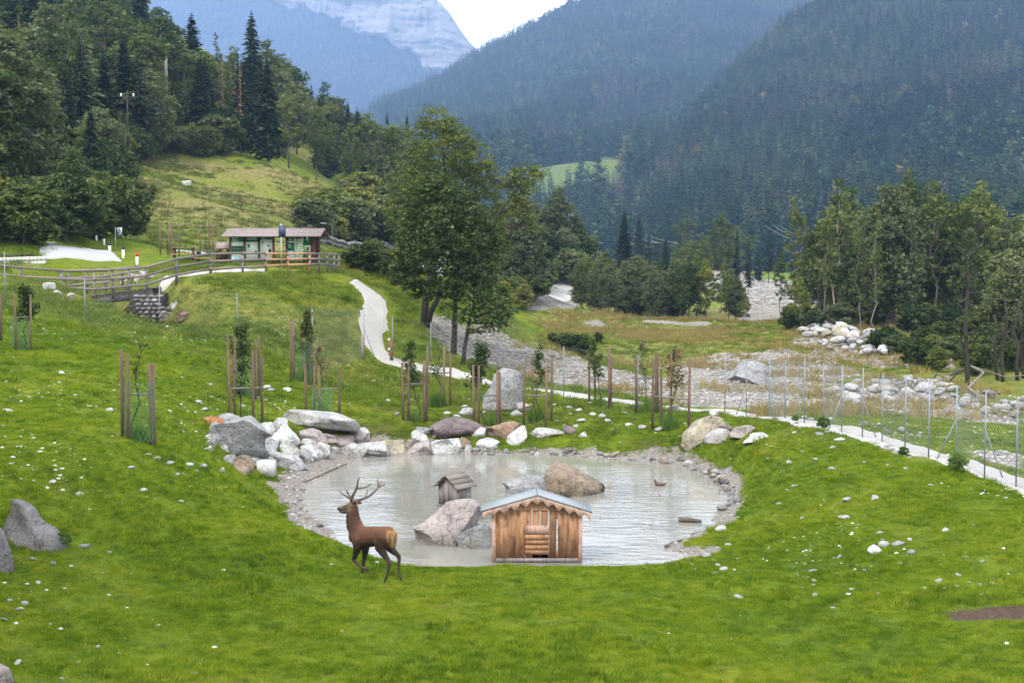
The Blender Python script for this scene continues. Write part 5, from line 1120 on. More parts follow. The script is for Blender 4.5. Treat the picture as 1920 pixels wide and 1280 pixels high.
wire_fence([(1990,760,950),(1905,743,915),(1846,732,897),(1792,720,863),(1741,713,858),(1697,705,845),(1654,698,830),(1617,688,822),(1578,683,812),(1543,680,797),(1508,672,795),(1472,673,786),(1442,672,783),(1399,673,781),(1359,671,775),(1196,662,768),(1057,648,745),(933,632,700),(808,604,690),(736,592,676)], 'wire mesh fence on galvanised posts running beside the gravel path', {2: .9, 3: -.9, 7: .8, 8: -.8, 12: .5, 13: -.7, 16: -1.}, 1)
wire_fence([(683,575,670),(586,577,700),(445,548,640),(300,533,623),(160,523,608),(10,472,572),(-120,450,565)], 'wire mesh fence along the foot of the embankment left of the path gate', {0: .9, 1: -1.2}, 2)
g0, g1 = G(683, 672), G(735, 676)
for i, (px, t_, b_) in enumerate([(680,631,672),(734,633,676)]):
    g = G(px, b_); h = (b_-t_)*g[1]/F; root = empty('gate_post', g); tag(root, ['grey wooden gate post left of the gravel path', 'reddish wooden gate post right of the gravel path with white top'][i], 'gate post'); m_ = MB(); m_.tube([(0, 0, -.2), (0, 0, h)], .10, 10); m_.build('post', ['grey_wood', 'stake_wood'][i], root)
    if i:
        for k in range(4): m_ = MB(); m_.box((-.13, 0, h-.1-k*.28), (.12, .05, .13)); m_.build('slat_end', 'white_paint' if k % 2 == 0 else 'red_paint', root)

# ------------------------------------------------------------------ bridge and wooden railing
def rail_fence(name, posts, label, mats, rails=(.97, .62, .26), cat='fence'):
    pts = []
    for p_ in posts:
        px, t_, b_, d = p_; z = P(px, b_, d); pts.append((z, (b_-t_)*d/F))
    root = empty(name, pts[0][0]); tag(root, label, cat); o0 = pts[0][0]
    for i, (g, h) in enumerate(pts):
        m_ = MB(); m_.box(g-o0+[0, 0, h/2-.15], (.14, .14, h+.3)); m_.build('post', mats[i] if isinstance(mats, list) else mats, root)
        if i:
            a, ha = pts[i-1]; mt = mats[i] if isinstance(mats, list) else mats
            for fr in rails: m_ = MB(); m_.beam(a-o0+[0, -.09, ha*fr], g-o0+[0, -.09, h*fr], .05, .14); m_.build('rail', mt, root)
def gd(px, b_): g = G(px, b_, 60); return g[1]
RF = [(-60,488,540,88),(38,500,547,87),(117,506,550,86),(178,505,555,84.5),(211,504,552,84.3),(243,502,548,84.2),(275,500,545,84.5),(331,484,527,86),(395,475,514,87.5),(455,473,511,88),(499,474,507,88.5),(540,475,504,89),(581,474,503,89.5),(598,475,502,90),(614,475,503,91),(627,476,506,92),(636,476,508,93)]
rail_fence('wooden_railing', RF, 'grey wooden post and rail fence over the bridge and along the terrace edge', ['grey_wood']*11+['new_wood','new_wood']+['grey_wood']*4)
RB = [(-40,492,528,97),(131,507,545,91),(163,507,540,89.5),(198,506,538,89),(230,502,530,89),(262,500,521,90)]
rail_fence('wooden_railing', RB, 'far side grey railing of the small bridge', 'grey_wood')
# bridge deck: beam, planks
root = empty('footbridge', P(225, 552, 85)); tag(root, 'small timber footbridge over the stony gully', 'bridge'); o0 = P(225, 552, 85)
A, Bq = P(160, 556, 84.3)-o0, P(284, 541, 84.6)-o0
for yy in (.25, 3.2): m_ = MB(); m_.beam(A+[0, yy, -.30], Bq+[0, yy, -.30], .16, .5); m_.build('beam', 'grey_wood', root)
n = 24
for k in range(n):
    c_ = A+(Bq-A)*(k+.5)/n+[0, 1.75, .03]; m_ = MB(); m_.box(c_, ((Bq-A)[0]/n-.02, 3.4, .06), ry=-math.atan2((Bq-A)[2], (Bq-A)[0])); m_.build('deck_plank', 'weathered_wood', root)
# dry stone abutment
root = empty('stone_abutment', P(270, 590, 82.5)); tag(root, 'dry laid stone wall supporting the right end of the footbridge', 'stone wall'); o0 = P(270, 590, 82.5); rs = np.random.RandomState(77)
for r_ in range(7):
    py0 = 552+r_*7.6; x0 = 246+r_*3.5+rs.uniform(-3, 3); x1 = 306-max(0, 3-r_)*4+rs.uniform(-4, 6)
    x = x0
    while x < x1:
        w_ = rs.uniform(8, 17); d = 82.8-(x-250)*.02-r_*.12; p = P(x+w_/2, py0+3.5, d)-o0; o = link('stone', stone_me[rs.randint(10)], root); s = d/F
        o.location = tuple(p); o.scale = (w_*s*.54, .35, 6.6*s); o.rotation_euler = (0, rs.uniform(-.1, .1), rs.uniform(-.2, .2)); c_ = np.array(COL[['cream','tan','grey','palegrey','pink'][rs.randint(5)]])*rs.uniform(.6, 1.); o.color = (*c_, 1); x += w_
m_ = MB(); m_.box(P(280, 580, 84.9)-o0, (1.7, 2.6, 1.9)); m_.build('core', 'bark_dark', root)

# ------------------------------------------------------------------ information kiosk
def kiosk():
    d = 96.; s = d/F; zg = CAMZ+ray(510, 499)[2]/ray(510, 499)[1]*d; cx = P(512, 499, d)[0]
    root = empty('information_kiosk', (cx, d, zg)); tag(root, 'open timber information kiosk with brown roof and green panels on the terrace', 'kiosk')
    U = lambda px: (px-512)*s; Vv = lambda py: (499-py)*s
    def bx(name, x0, x1, y0, y1, yd, th, mt, par=root): m_ = MB(); m_.box(((U(x0)+U(x1))/2, yd, (Vv(y0)+Vv(y1))/2), (abs(U(x1)-U(x0)), th, abs(Vv(y1)-Vv(y0)))); return m_.build(name, mt, par)
    for x0, x1 in ((430.5,434),(457.5,461),(484.5,488),(511.5,515),(536,539),(583,592)): bx('post', x0, x1, 438, 499, 0, .14, 'dark_wood')
    for x0, x1 in ((430.5,434),(484.5,488),(536,539),(583,592)): bx('post', x0, x1, 438, 499, 2.2, .14, 'dark_wood')
    for yd in (-.0, 2.2): bx('roof_beam', 426, 600, 438.2, 441.2, yd, .16, 'dark_wood')
    for sg in (-1, 1):     # roof: sheet rows
        for k in range(6):
            w_ = 2.3; y0 = 1.1+sg*w_*(k+.5)/6; z0 = Vv(430)-abs(y0-1.1)*.235; m_ = MB(); m_.box((U(514)+ (0), y0, z0+.05), (U(606)-U(421.5), w_/6+.04, .035), rx=-sg*.30); m_.build('roof_sheet', 'roof_red', root)
    m_ = MB(); m_.tube([(U(421.5), 1.1, Vv(429)), (U(605), 1.1, Vv(429))], .07, 6); m_.build('ridge_cap', 'roof_red', root)
    rs = np.random.RandomState(4)
    def panel(x0, x1, top, kind):
        f = bx('panel', x0, x1, 441.5, 489, -.02, .03, 'print_white'); f['label'] = 'information panel with green header and printed pictures'
        def pr(a, b, c_, e, mt, k=1): q = bx('print', a, b, c_, e, -.04-k*.004, .004, mt, f); return q
        if kind < 4:
            pr(x0, x1, 441.5, top, 'print_green')
            for i in range(2+(kind == 0)): pr(x0+2, x0+2+rs.uniform(5, 12), 446+i*2.6, 447.2+i*2.6, 'print_white', 2)
        if kind == 0: pr(x0+.6, x1-.6, 461, 475, 'print_dark'); pr(x0, x1, 481, 489, 'print_blue')
        if kind == 1:
            pr(x0+4, x0+8, 458, 464, 'print_green'); pr(x1-7, x1-2, 470, 475, 'print_dark'); pr(x0+12, x0+21, 443, 450, 'print_blue', 2)
            for i in range(4): pr(x0+2+i*3, x0+3.6+i*3, 467+i, 468.6+i, 'print_lime')
        if kind == 2:
            pr(x0+3, x0+7, 453, 457, 'print_lime'); pr(x1-7, x1-2, 467, 474, 'black_paint'); pr(x1-9, x1-6, 459, 463, 'dark_wood'); pr(x0+3, x0+8, 470, 475, 'print_lime'); pr(x0, x1, 487, 489, 'print_green', 2)
        if kind == 3: pr(x0, x1, 455, 470, 'print_green'); pr(x0, x1, 470, 489, 'print_blue'); [pr(x0+2, x0+6, 458+i*2.6, 459+i*2.6, 'print_white', 2) for i in range(3)]
        if kind == 4: pr(x0, x1, 441.5, 448, 'weathered_wood'); [pr(x0+1.5, x1-1.5, 452+i*4.5, 453.4+i*4.5, 'print_lime') for i in range(8)]
        if kind == 5: pr(x0, x1, 441.5, 460, 'print_green'); pr(x0+5, x0+9, 443, 451, 'print_white', 2); pr(x0, x1, 471, 489, 'print_green'); pr(x0+6, x0+10.5, 463, 470, 'print_dark', 2); pr(x0, x0+5, 461, 471, 'print_lime')
    for a in ((434,457.5,453.5,0),(461,484.5,453.5,1),(488,511,449.5,2),(539,552.5,452,3),(554,567.5,448,4),(569,583,452,5)): panel(*a)
    for x0, x1 in ((436,512),(540,582)): bx('bench', x0, x1, 491, 493, .9, .5, 'grey_wood')
    for x0 in (544, 555, 570, 581): bx('bench_leg', x0, x0+2.4, 493, 499, .9, .4, 'dark_wood')
kiosk()
# small roofed box at the left end
g = at(420, 99); root = empty('small_shelter', g); tag(root, 'small red roofed wooden shelter tucked behind the left end of the kiosk', 'shelter'); s = 99/F
for px in (-5, 9): m_ = MB(); m_.box((px*s, 0, 15*s), (.12, .12, 30*s)); m_.build('post', 'dark_wood', root)
m_ = MB(); m_.box((2*s, 0, 12*s), (12*s, .5, 18*s)); m_.build('box', 'dark_wood', root)
for sg in (-1, 1): m_ = MB(); m_.box((2*s, sg*.35, 33*s), (26*s, .8, .05), rx=-sg*.6); m_.build('roof', 'roof_red', root)
for i, (a, b, lb) in enumerate([(326,368,'wooden picnic table on the terrace grass, the left one'),(370,412,'wooden picnic table on the terrace grass, the right one')]):
    g = at((a+b)/2, 100-i*2); s = g[1]/F; root = empty('picnic_table', g); tag(root, lb, 'table'); w_ = (b-a)*s
    for k in range(3): m_ = MB(); m_.box((0, -.28+k*.28, .95), (w_, .26, .06)); m_.build('top_board', 'weathered_wood', root)
    for sx in (-1, 1):
        m_ = MB(); m_.box((sx*w_*.42, 0, .46), (.1, .6, .92)); m_.build('leg', 'dark_wood', root)
    for sy in (-1, 1): m_ = MB(); m_.box((0, sy*.8, .5), (w_, .26, .05)); m_.build('seat', 'new_wood', root)
# signs
def sign(px, base, top, plates, label, d, cat='sign', pr=.03, pm='steel'):
    g = at(px, d); zt = P(px, top, d)[2]; root = empty('road_sign', g); tag(root, label, cat); m_ = MB(); m_.tube([(0, 0, -.3), (0, 0, zt-g[2])], pr, 8); m_.build('pole', pm, root)
    out = []
    for x0, x1, y0, y1, mt in plates:
        a, b = P(x0, y0, d), P(x1, y1, d); m_ = MB(); m_.box(((a[0]+b[0])/2-g[0], -.05, (a[2]+b[2])/2-g[2]), (abs(b[0]-a[0]), .03, abs(a[2]-b[2]))); out.append(m_.build('plate', mt, root))
    return root, g
sign(529, 505, 419, [(522.5,536,422.5,443.5,'slate_paint')], 'tall pole with dark square sign plate seen from behind in front of the kiosk', 88.5)
sign(48, 465, 404, [(35,64,406.5,413,'slate_paint')], 'wide dark direction board on a pole by the left bank', 100)
root, g = sign(219.5, 470, 426, [(219.5,229,426.5,436,'white_paint'),(219.5,229,436.5,440,'blue_paint')], 'small white road sign with 4 above a blue plate by the road', 118)
cu = bpy.data.curves.new('digit', 'FONT'); cu.body = '4'; cu.size = .5; cu.extrude = .003; cu.align_x = 'CENTER'; to = bpy.data.objects.new('digit', cu); C.objects.link(to); to.rotation_euler = (PI/2, 0, 0)
dg = bpy.context.evaluated_depsgraph_get(); me = bpy.data.meshes.new_from_object(to.evaluated_get(dg)); bpy.data.objects.remove(to); me.materials.clear(); me.materials.append(MATS['slate_paint'])
to = link('digit', me, root); to.rotation_euler = (PI/2, 0, 0); p = P(224.3, 434.6, 118)-g; to.location = (p[0], -.07, p[2])
m_ = MB(); a = P(221, 438.3, 118)-g; b = P(227.5, 438.3, 118)-g; m_.box(((a+b)/2)+np.array([0, -.07, 0]), (b[0]-a[0], .004, .05)); m_.build('print', 'print_white', root)
# marker posts along the road
for i, (px, top, base, d, lb) in enumerate([(257,463,487,96,'nearest, right of the road mouth'),(231,458,481,100,'second by the road mouth'),(206,458,477,106,'third by the road mouth'),(195,451,468,120,'thin one behind the third'),(181,453,468,124,'leftmost on the right verge'),(116,457,470,122,'lone one at the far left verge'),(62,455,466,118,'leftmost on the left bank')]):
    p = P(px, base, d); p[2] = Hs(p[0], d); h = (base-top)*d/F; root = empty('marker_post', p); tag(root, 'white road marker post with dark top, '+lb, 'marker post')
    m_ = MB(); m_.box((0, 0, h*.34-.1), (.16, .11, h*.68+.2)); m_.build('post', 'white_paint', root); m_ = MB(); m_.box((0, 0, h*.84), (.165, .115, h*.32)); m_.build('top_band', 'red_paint' if i == 0 else 'black_paint', root)
# guard rail on a low stone wall at the left road
p0, p1 = P(-60, 482, 93), P(62, 478, 96); root = empty('guard_rail', p0); tag(root, 'dark steel guard rail above the stone kerb wall at left', 'guard rail')
for k in range(2): m_ = MB(); m_.beam([0, -.05*k, .0-k*.16], p1-p0+[0, -.05*k, -k*.16], .05, .13); m_.build('rail', 'black_paint' if k == 0 else 'steel', root)
for k in range(5): q = (p1-p0)*k/4; m_ = MB(); m_.box(q+[0, .1, -.45], (.1, .1, .95)); m_.build('post', 'stake_wood', root)
root = empty('kerb_wall', P(-60, 498, 92.)); tag(root, 'low grey block wall below the guard rail at the left road edge', 'wall'); a0 = P(-60, 498, 92.); a1 = P(86, 493, 93)-a0
for k in range(20):
    for r_ in range(2): m_ = MB(); m_.box(a1*(k+.5)/20+[0, 0, .0+r_*.30], (a1[0]/20-.02, .4, .28), rz=rs.uniform(-.03, .03)); m_.build('block', 'concrete', root)
# lamp posts, poles
def lamp(px, top, base, d, label, arm=1., mt='grey_wood'):
    g = at(px, d); h = P(px, top, d)[2]-g[2]; root = empty('street_lamp', g); tag(root, label, 'street lamp'); m_ = MB(); m_.tube([(0, 0, -.3), (0, 0, h*.8), (0, 0, h*.95), (-arm*.4, 0, h*1.03), (-arm*1.4, 0, h*1.06)], [.05, .04, .035, .03, .025], 8); m_.build('pole', mt, root, True)
    m_ = MB(); m_.box((-arm*1.7, 0, h*1.06), (.6, .2, .08)); m_.build('lamp_head', 'steel', root)
lamp(625, 422, 480, 155, 'pale street lamp with curved arm right of the kiosk', .6)
lamp(706, 402, 470, 190, 'thin white pole on the roadside left of the big tree', .3)
def upole(px, top, d, h, label, cross):
    g = at(px, d); zt = P(px, top, d)[2]; root = empty('utility_pole', (g[0], d, zt-h)); tag(root, label, 'utility pole'); m_ = MB(); m_.tube([(0, 0, -1), (0, 0, h)], [.14, .10], 8); m_.build('pole', 'bark_dark', root)
    if cross:
        m_ = MB(); m_.box((0, 0, h-.5), (1.7, .1, .12)); m_.build('crossarm', 'bark_dark', root)
        for x in (-.8, 0, .8): m_ = MB(); m_.tube([(x, 0, h-.4), (x, 0, h-.05)], .09, 6); m_.build('insulator', 'white_paint', root)
upole(246, 175, 185, 9, 'dark wooden utility pole with white insulators in the hillside forest', True)
upole(235, 400, 140, 5, 'thin dark post behind the white road sign', False)
# roadside stone wall far right of the kiosk
root = empty('field_wall', at(640, 168)); tag(root, 'low rubble retaining wall along the road behind the kiosk', 'stone wall'); o0 = at(640, 168)
for k in range(60):
    px = 592+k*1.95; g = at(px, 166+k*.35)
    for r_ in range(2):
        o = link('stone', stone_me[rs.randint(10)], root); o.location = tuple(g-o0+[0, 0, .35+r_*.55]); o.scale = (.36, .3, .38); c_ = np.array(COL['grey'])*rs.uniform(.5, 1.); o.color = (*c_, 1)
# car on the road
def car():
    g = at(716, 188); g[2] += .12; root = empty('parked_car', g, .08); tag(root, 'dark blue car on the road half hidden by the big tree', 'car')
    prof = [(-2.1,.35),(-2.15,.8),(-1.95,1.0),(-1.5,1.42),(-.3,1.5),(.55,1.42),(1.15,1.0),(2.0,.85),(2.15,.55),(2.1,.3)]; n = len(prof)
    V = []; 
    for y, k in ((-.85, 1), (-.72, 1.0), (.72, 1.0), (.85, 1)):
        for (x, z) in prof: V.append((x, y*(.86 if z > 1.1 else 1), z))
    V = np.array(V); Q = []
    for r_ in range(3):
        for i in range(n): j = (i+1) % n; Q.append((r_*n+i, r_*n+j, (r_+1)*n+j, (r_+1)*n+i))
    mk('body', V, [Q, [list(range(n))[::-1], [3*n+i for i in range(n)]]], 'car_paint', root)
    for sy in (-1, 1): m_ = MB(); m_.box((-.35, sy*.752, 1.2), (1.7, .02, .36)); m_.build('side_window', 'glass_dark', root)
    m_ = MB(); m_.box((-1.78, 0, 1.2), (.03, 1.25, .4), ry=.73); m_.build('rear_window', 'glass_dark', root)
    for x in (-1.35, 1.35):
        for sy in (-1, 1): m_ = MB(); m_.tube([(x, sy*.72, .33), (x, sy*.9, .33)], .33, 16); w_ = m_.build('wheel', 'tyre', root)
    for sy in (-1, 1): m_ = MB(); m_.box((-2.13, sy*.66, .85), (.08, .22, .2)); m_.build('tail_light', 'red_paint', root)
car()

# ------------------------------------------------------------------ trees
KIND = {}
def kinds(name, fn, n, H0): KIND[name] = ([fn(i) for i in range(n)], H0)
kinds('spruce', lambda i: spruce(10+i, 22, 3.7, .06, 46, 13, q=8, tr=.22), 3, 22)
kinds('thin_spruce', lambda i: spruce(20+i, 20, 2.3, .22, 30, 9, q=6, tr=.16, thin=.8), 3, 20)
kinds('grey_larch', lambda i: spruce(30+i, 20, 2.9, .15, 30, 9, mat='leaf_grey', q=5, thin=.8, tr=.18), 2, 20)
kinds('dead_spruce', lambda i: spruce(35+i, 18, 2.0, .15, 26, 7, mat='leaf_brown', bark='bark_pale', q=4, thin=.6, tr=.13), 2, 18)
kinds('beech', lambda i: broadleaf(40+i, 18, 5.6, .16, .80, 15, .30, 'leaf_dark', nb=18, tr=.24), 4, 18)
kinds('ash', lambda i: broadleaf(50+i, 17, 4.2, .22, .66, 13, .26, 'leaf_mid', nb=18, tr=.20), 4, 17)
kinds('willow', lambda i: broadleaf(60+i, 15, 4.8, .14, .60, 15, .22, 'leaf_grey', nb=18, tr=.2, stems=3), 3, 15)
kinds('alder', lambda i: broadleaf(70+i, 17, 2.5, .30, .48, 11, .22, 'leaf_mid', nb=18, tr=.14, bark='bark_pale' if i in (1, 3) else 'bark'), 5, 17)
kinds('yellow_tree', lambda i: broadleaf(80+i, 11, 3.4, .15, .55, 12, .25, 'leaf_yellow', nb=13, tr=.12), 2, 11)
kinds('bush', lambda i: broadleaf(90+i, 5, 3.4, .04, .42, 14, .20, ['leaf_dark', 'leaf_mid', 'leaf_dark', 'leaf_grey'][i], nb=9, tr=.07, stems=3), 4, 5)
kinds('weed_bush', lambda i: broadleaf(96, 5, 3.2, .04, .42, 13, .20, 'leaf_bright', nb=8, tr=.05, stems=3), 1, 5)
kinds('yellow_bush', lambda i: broadleaf(97+i, 5, 3.2, .04, .42, 13, .20, 'leaf_yellow', nb=8, tr=.07, stems=3), 1, 5)
WORD = dict(spruce='spruce_tree', thin_spruce='spruce_tree', grey_larch='larch_tree', dead_spruce='dead_tree', beech='beech_tree', ash='ash_tree', willow='willow_tree', alder='alder_tree', yellow_tree='yellowing_tree', bush='shrub', weed_bush='shrub', yellow_bush='shrub')
rt = np.random.RandomState(31)
def place(kind, x, y, Ht, label, group=None, var=None, wid=1., z=None):
    pr, H0 = KIND[kind]; tr_, cr_ = pr[(rt.randint(len(pr)) if var is None else var)]
    root = empty(WORD[kind], (x, y, Hs(x, y) if z is None else z), rt.uniform(0, 6.28)); k = Ht/H0; w_ = k*wid*rt.uniform(.9, 1.12); root.scale = (w_, w_, k)
    tag(root, label, 'shrub' if 'bush' in kind else 'tree', group); link('trunk', tr_, root); link('crown', cr_, root); return root
def T(kind, px, top, d, label, group=None, var=None, wid=1., hmin=3):
    x = (px-960)/F*d/CP; zg = Hs(x, d); zt = CAMZ+ray(px, top)[2]/ray(px, top)[1]*d; return place(kind, x, d, max(hmin, (zt-zg)), label, group, var, wid, zg)
FG = None
# landmark trees of the left hillside
for a in [('spruce',478,22,300,'tallest dark spruce standing out on the left ridge',0,.95),('spruce',367,26,290,'broad dark spruce on the ridge left of the tallest one',1,1.25),('beech',140,8,205,'big dark rounded beech behind the left edge tree',0,1.),('beech',205,-30,300,'dark tall tree rising out of the frame above the rounded beech',1,1.),
 ('spruce',70,-40,240,'dark spruce cut by the top frame edge at the far left',2,1.),('spruce',270,-60,330,'dark spruce cut by the top frame edge, right of the beech',0,1.),('beech',322,30,335,'dark beech left of the broad ridge spruce',2,.7),('alder',408,58,330,'slim pale poplar between the two ridge spruces',0,.8),
 ('ash',445,85,300,'yellow green broad tree just left of the tallest spruce',1,1.),('ash',500,75,310,'green broad tree just right of the tallest spruce',2,.9),('beech',560,130,330,'dark round tree on the falling ridge',3,.9),('beech',610,158,350,'dark round tree lower on the falling ridge',0,.9),('spruce',655,188,345,'small dark spruce at the right end of the ridge',1,.7),
 ('grey_larch',313,122,235,'olive green larch like tree in the middle of the hillside',0,1.15),('grey_larch',352,138,240,'second olive larch like tree beside the first',1,1.),('thin_spruce',452,104,255,'dull green spruce with bare lower trunk above the meadow',0,1.3),('grey_larch',395,165,245,'greyish tree left of the bare trunk spruce',1,1.),
 ('ash',545,170,262,'pale green tall tree with several stems above the meadow',0,1.),('ash',510,185,262,'pale green tree between the spruce and the several stemmed tree',2,.8),('ash',592,202,255,'light green tree at the meadow top right',1,1.1),('dead_spruce',228,85,240,'brownish half dead conifer on the dark hillside',0,1.3),('dead_spruce',205,78,250,'second brownish conifer left of the half dead one',1,1.2),
 ('ash',700,212,270,'round green tree left of the big foreground tree',3,1.1),('ash',655,228,280,'green tree below the ridge end',1,.9),('willow',740,235,290,'soft green tree peeping left of the big tree crown',1,1.),('spruce',672,200,330,'small dark spruce tip behind the ridge end',0,.6),('spruce',765,212,420,'tiny dark spruce tip left above the big tree',1,.6),('spruce',728,210,420,'small spruce tip on the skyline left of the big tree',2,.6)]:
    T(a[0], a[1], a[2], a[3], a[4], None, a[5], a[6])
# near left edge tree: wide and dark, with dull silvery leaves
T('willow', 20, 45, 135, 'large dull silvery leaved tree filling the left edge', None, 0, 1.35); T('beech', -25, 60, 130, 'dark tree cut by the left frame edge behind the silvery one', None, 1, 1.1); T('willow', 62, 110, 142, 'silvery leaved tree right beside the left edge tree', None, 1, 1.)
T('beech', 28, 235, 132, 'lower dark green tree in front of the silvery tree', None, 3, 1.)
T('beech', 142, 282, 128, 'dark green rounded small tree above the road bend', None, 2, 1.1); T('yellow_tree', 92, 345, 124, 'small tree with yellow leaves beside the road bend', None, 0, 1.); T('yellow_bush', 212, 392, 132, 'bright yellow shrub at the edge of the meadow', None, 0, 1.)
sky_px = np.array([(-100,-140),(280,-40),(300,20),(345,72),(400,95),(440,95),(500,85),(520,108),(560,140),(620,168),(660,200),(700,218),(740,228),(800,255)])
def hillside(n, seed):
    rs = np.random.RandomState(seed); made = 0; used = []
    while made < n:
        px = rs.uniform(-130, 760); d = rs.uniform(150, 420); x = (px-960)/F*d; zg = Hs(x, d); pyb = 480-(zg-CAMZ)*F/d
        if pyb > np.interp(px, [-150,60,140,230,300,400,470,560,640,700,760], [470,430,420,330,298,290,300,318,345,352,400]) : continue
        Ht = rs.uniform(11, 21) if d > 200 else rs.uniform(8, 15); top = pyb-Ht*F/d; lim = np.interp(px, sky_px[:, 0], sky_px[:, 1])+(rs.uniform(8, 40) if 325 < px < 520 else rs.uniform(0, 20))
        if top < lim: Ht = (pyb-lim)*d/F
        if Ht < 6: continue
        if any((x-a)**2+(d-b)**2 < 4.2**2 for a, b in used): continue
        used.append((x, d)); r = rs.uniform(); dark = (px < 300) and (pyb < 260)
        k = ('spruce' if r < .6 else 'beech' if r < .9 else 'thin_spruce') if dark else ('spruce' if r < .34 else 'thin_spruce' if r < .50 else 'grey_larch' if r < .62 else 'ash' if r < .76 else 'beech' if r < .86 else 'willow' if r < .95 else 'dead_spruce')
        kw = dict(spruce='dark spruce', beech='dark broadleaved tree', thin_spruce='slender spruce', grey_larch='olive larch like tree', ash='green broadleaved tree', willow='soft grey green tree', dead_spruce='brownish dying conifer')[k]
        zone = 'on the far left slope' if px < 200 else 'in the middle of the left hillside' if px < 480 else 'on the right shoulder of the hillside'
        place(k, x, d, Ht, kw+' '+zone, kw+'s '+zone, None, 1.15, zg); made += 1
hillside(215, 3)
# shrubs: left slope, meadow rim, behind the kiosk, bank right of the big tree
def shrubs(poly, n, h, d, label, group, seed, ks=('bush', 'bush', 'bush', 'bush', 'bush', 'yellow_bush'), gap=1.7):
    """poly in photo pixels for the shrub's foot"""
    rs = np.random.RandomState(seed); p = np.array(poly, float); lo, hi = p.min(0), p.max(0); used = []; t0 = 0
    while len(used) < n and t0 < n*30:
        t0 += 1; q = rs.uniform(lo, hi)
        if poly_sd(q[:1], q[1:], p)[0] > 0: continue
        g = G(q[0], q[1], *d)
        if any(np.hypot(*(g[:2]-u)) < gap for u in used): continue
        used.append(g[:2]); k = ks[rs.randint(len(ks))]; place(k, g[0], g[1], rs.uniform(*h)*(1 if 'bush' in k else 2.), label, group, None, rs.uniform(.9, 1.3), g[2])
shrubs([(-60,468),(60,462),(110,466),(225,462),(240,440),(235,390),(250,345),(215,300),(120,255),(-60,250)], 84, (2.6,5.2), (100,400), 'dense green shrub on the slope above the road', 'shrubs on the slope above the road', 1, gap=2.1)
shrubs([(150,300),(120,230),(240,235),(420,262),(440,296),(330,296),(260,318)], 46, (3.5,6.5), (130,400), 'rounded green shrub along the upper rim of the meadow', 'shrubs along the upper rim of the meadow', 2, ('bush',))
shrubs([(560,425),(600,398),(690,372),(760,380),(790,440),(770,470),(660,465),(600,460)], 44, (3.,6.), (130,400), 'dark shrub on the slope behind the kiosk end', 'shrubs behind the kiosk end', 3, ('bush', 'bush', 'yellow_bush'))
shrubs([(640,345),(600,335),(640,318),(780,330),(790,385),(700,372)], 20, (3.,6.), (130,450), 'shrub between meadow and big tree', 'shrubs between meadow and big tree', 13, ('bush', 'ash'))
shrubs([(900,470),(960,440),(1030,432),(1075,455),(1085,520),(1050,545),(985,560),(930,545)], 52, (3.,6.5), (120,500), 'green shrub on the bank between big tree and track', 'shrubs on the bank right of the big tree', 4, ('bush', 'bush', 'bush', 'willow'))
shrubs([(880,560),(960,545),(1000,560),(985,590),(900,600)], 12, (2.,3.6), (110,400), 'low shrub at the foot of the bank behind the big tree', 'low shrubs at the foot of the bank', 5, ('bush', 'yellow_bush'))
shrubs([(640,500),(700,495),(760,500),(770,520),(720,520),(690,512)], 16, (.9,1.7), (90,200), 'small weedy shrub at the terrace edge by the path', 'weedy shrubs at the terrace edge', 6, gap=.8)
shrubs([(1600,640),(1660,618),(1760,625),(1800,665),(1900,690),(1900,715),(1720,690),(1640,665)], 24, (.9,2.2), (90,250), 'low autumn shrub in the dry grass before the right grove', 'low shrubs before the right grove', 7, gap=1.4)
tall_grass('riverbed_weeds', 26000, 60, 170, lambda x, y: (x > 0)*(cover_at(x, y)[0] > .4)*(fbm2(x*.15, y*.12, 85, 4) > -.03) > 0, 1., [dryt[0], dryt[1], mtufts[4], mtufts[5]], 14)
shrubs([(1000,645),(1080,635),(1150,650),(1130,670),(1060,660)], 9, (.7,1.3), (60,200), 'low scrub in the reddish grass behind the riprap', 'low scrub behind the riprap', 9, ('bush', 'yellow_bush'), .9)
for a, b, h, lb in [(117,1025,.42,'dark grass tuft like bush beside the left boulder'),(1545,803,.55,'small dark green bush on the pasture edge by the fence'),(1790,885,.75,'scrubby weed bush under the fence at right'),(1490,790,.35,'little bush at the fence foot left'),(1695,853,.35,'little bush by the path near the fence')]:
    g = G(a, b); place('weed_bush', g[0], g[1], h*.75, lb.replace('dark ', ''), None, 0, 1.1, g[2])
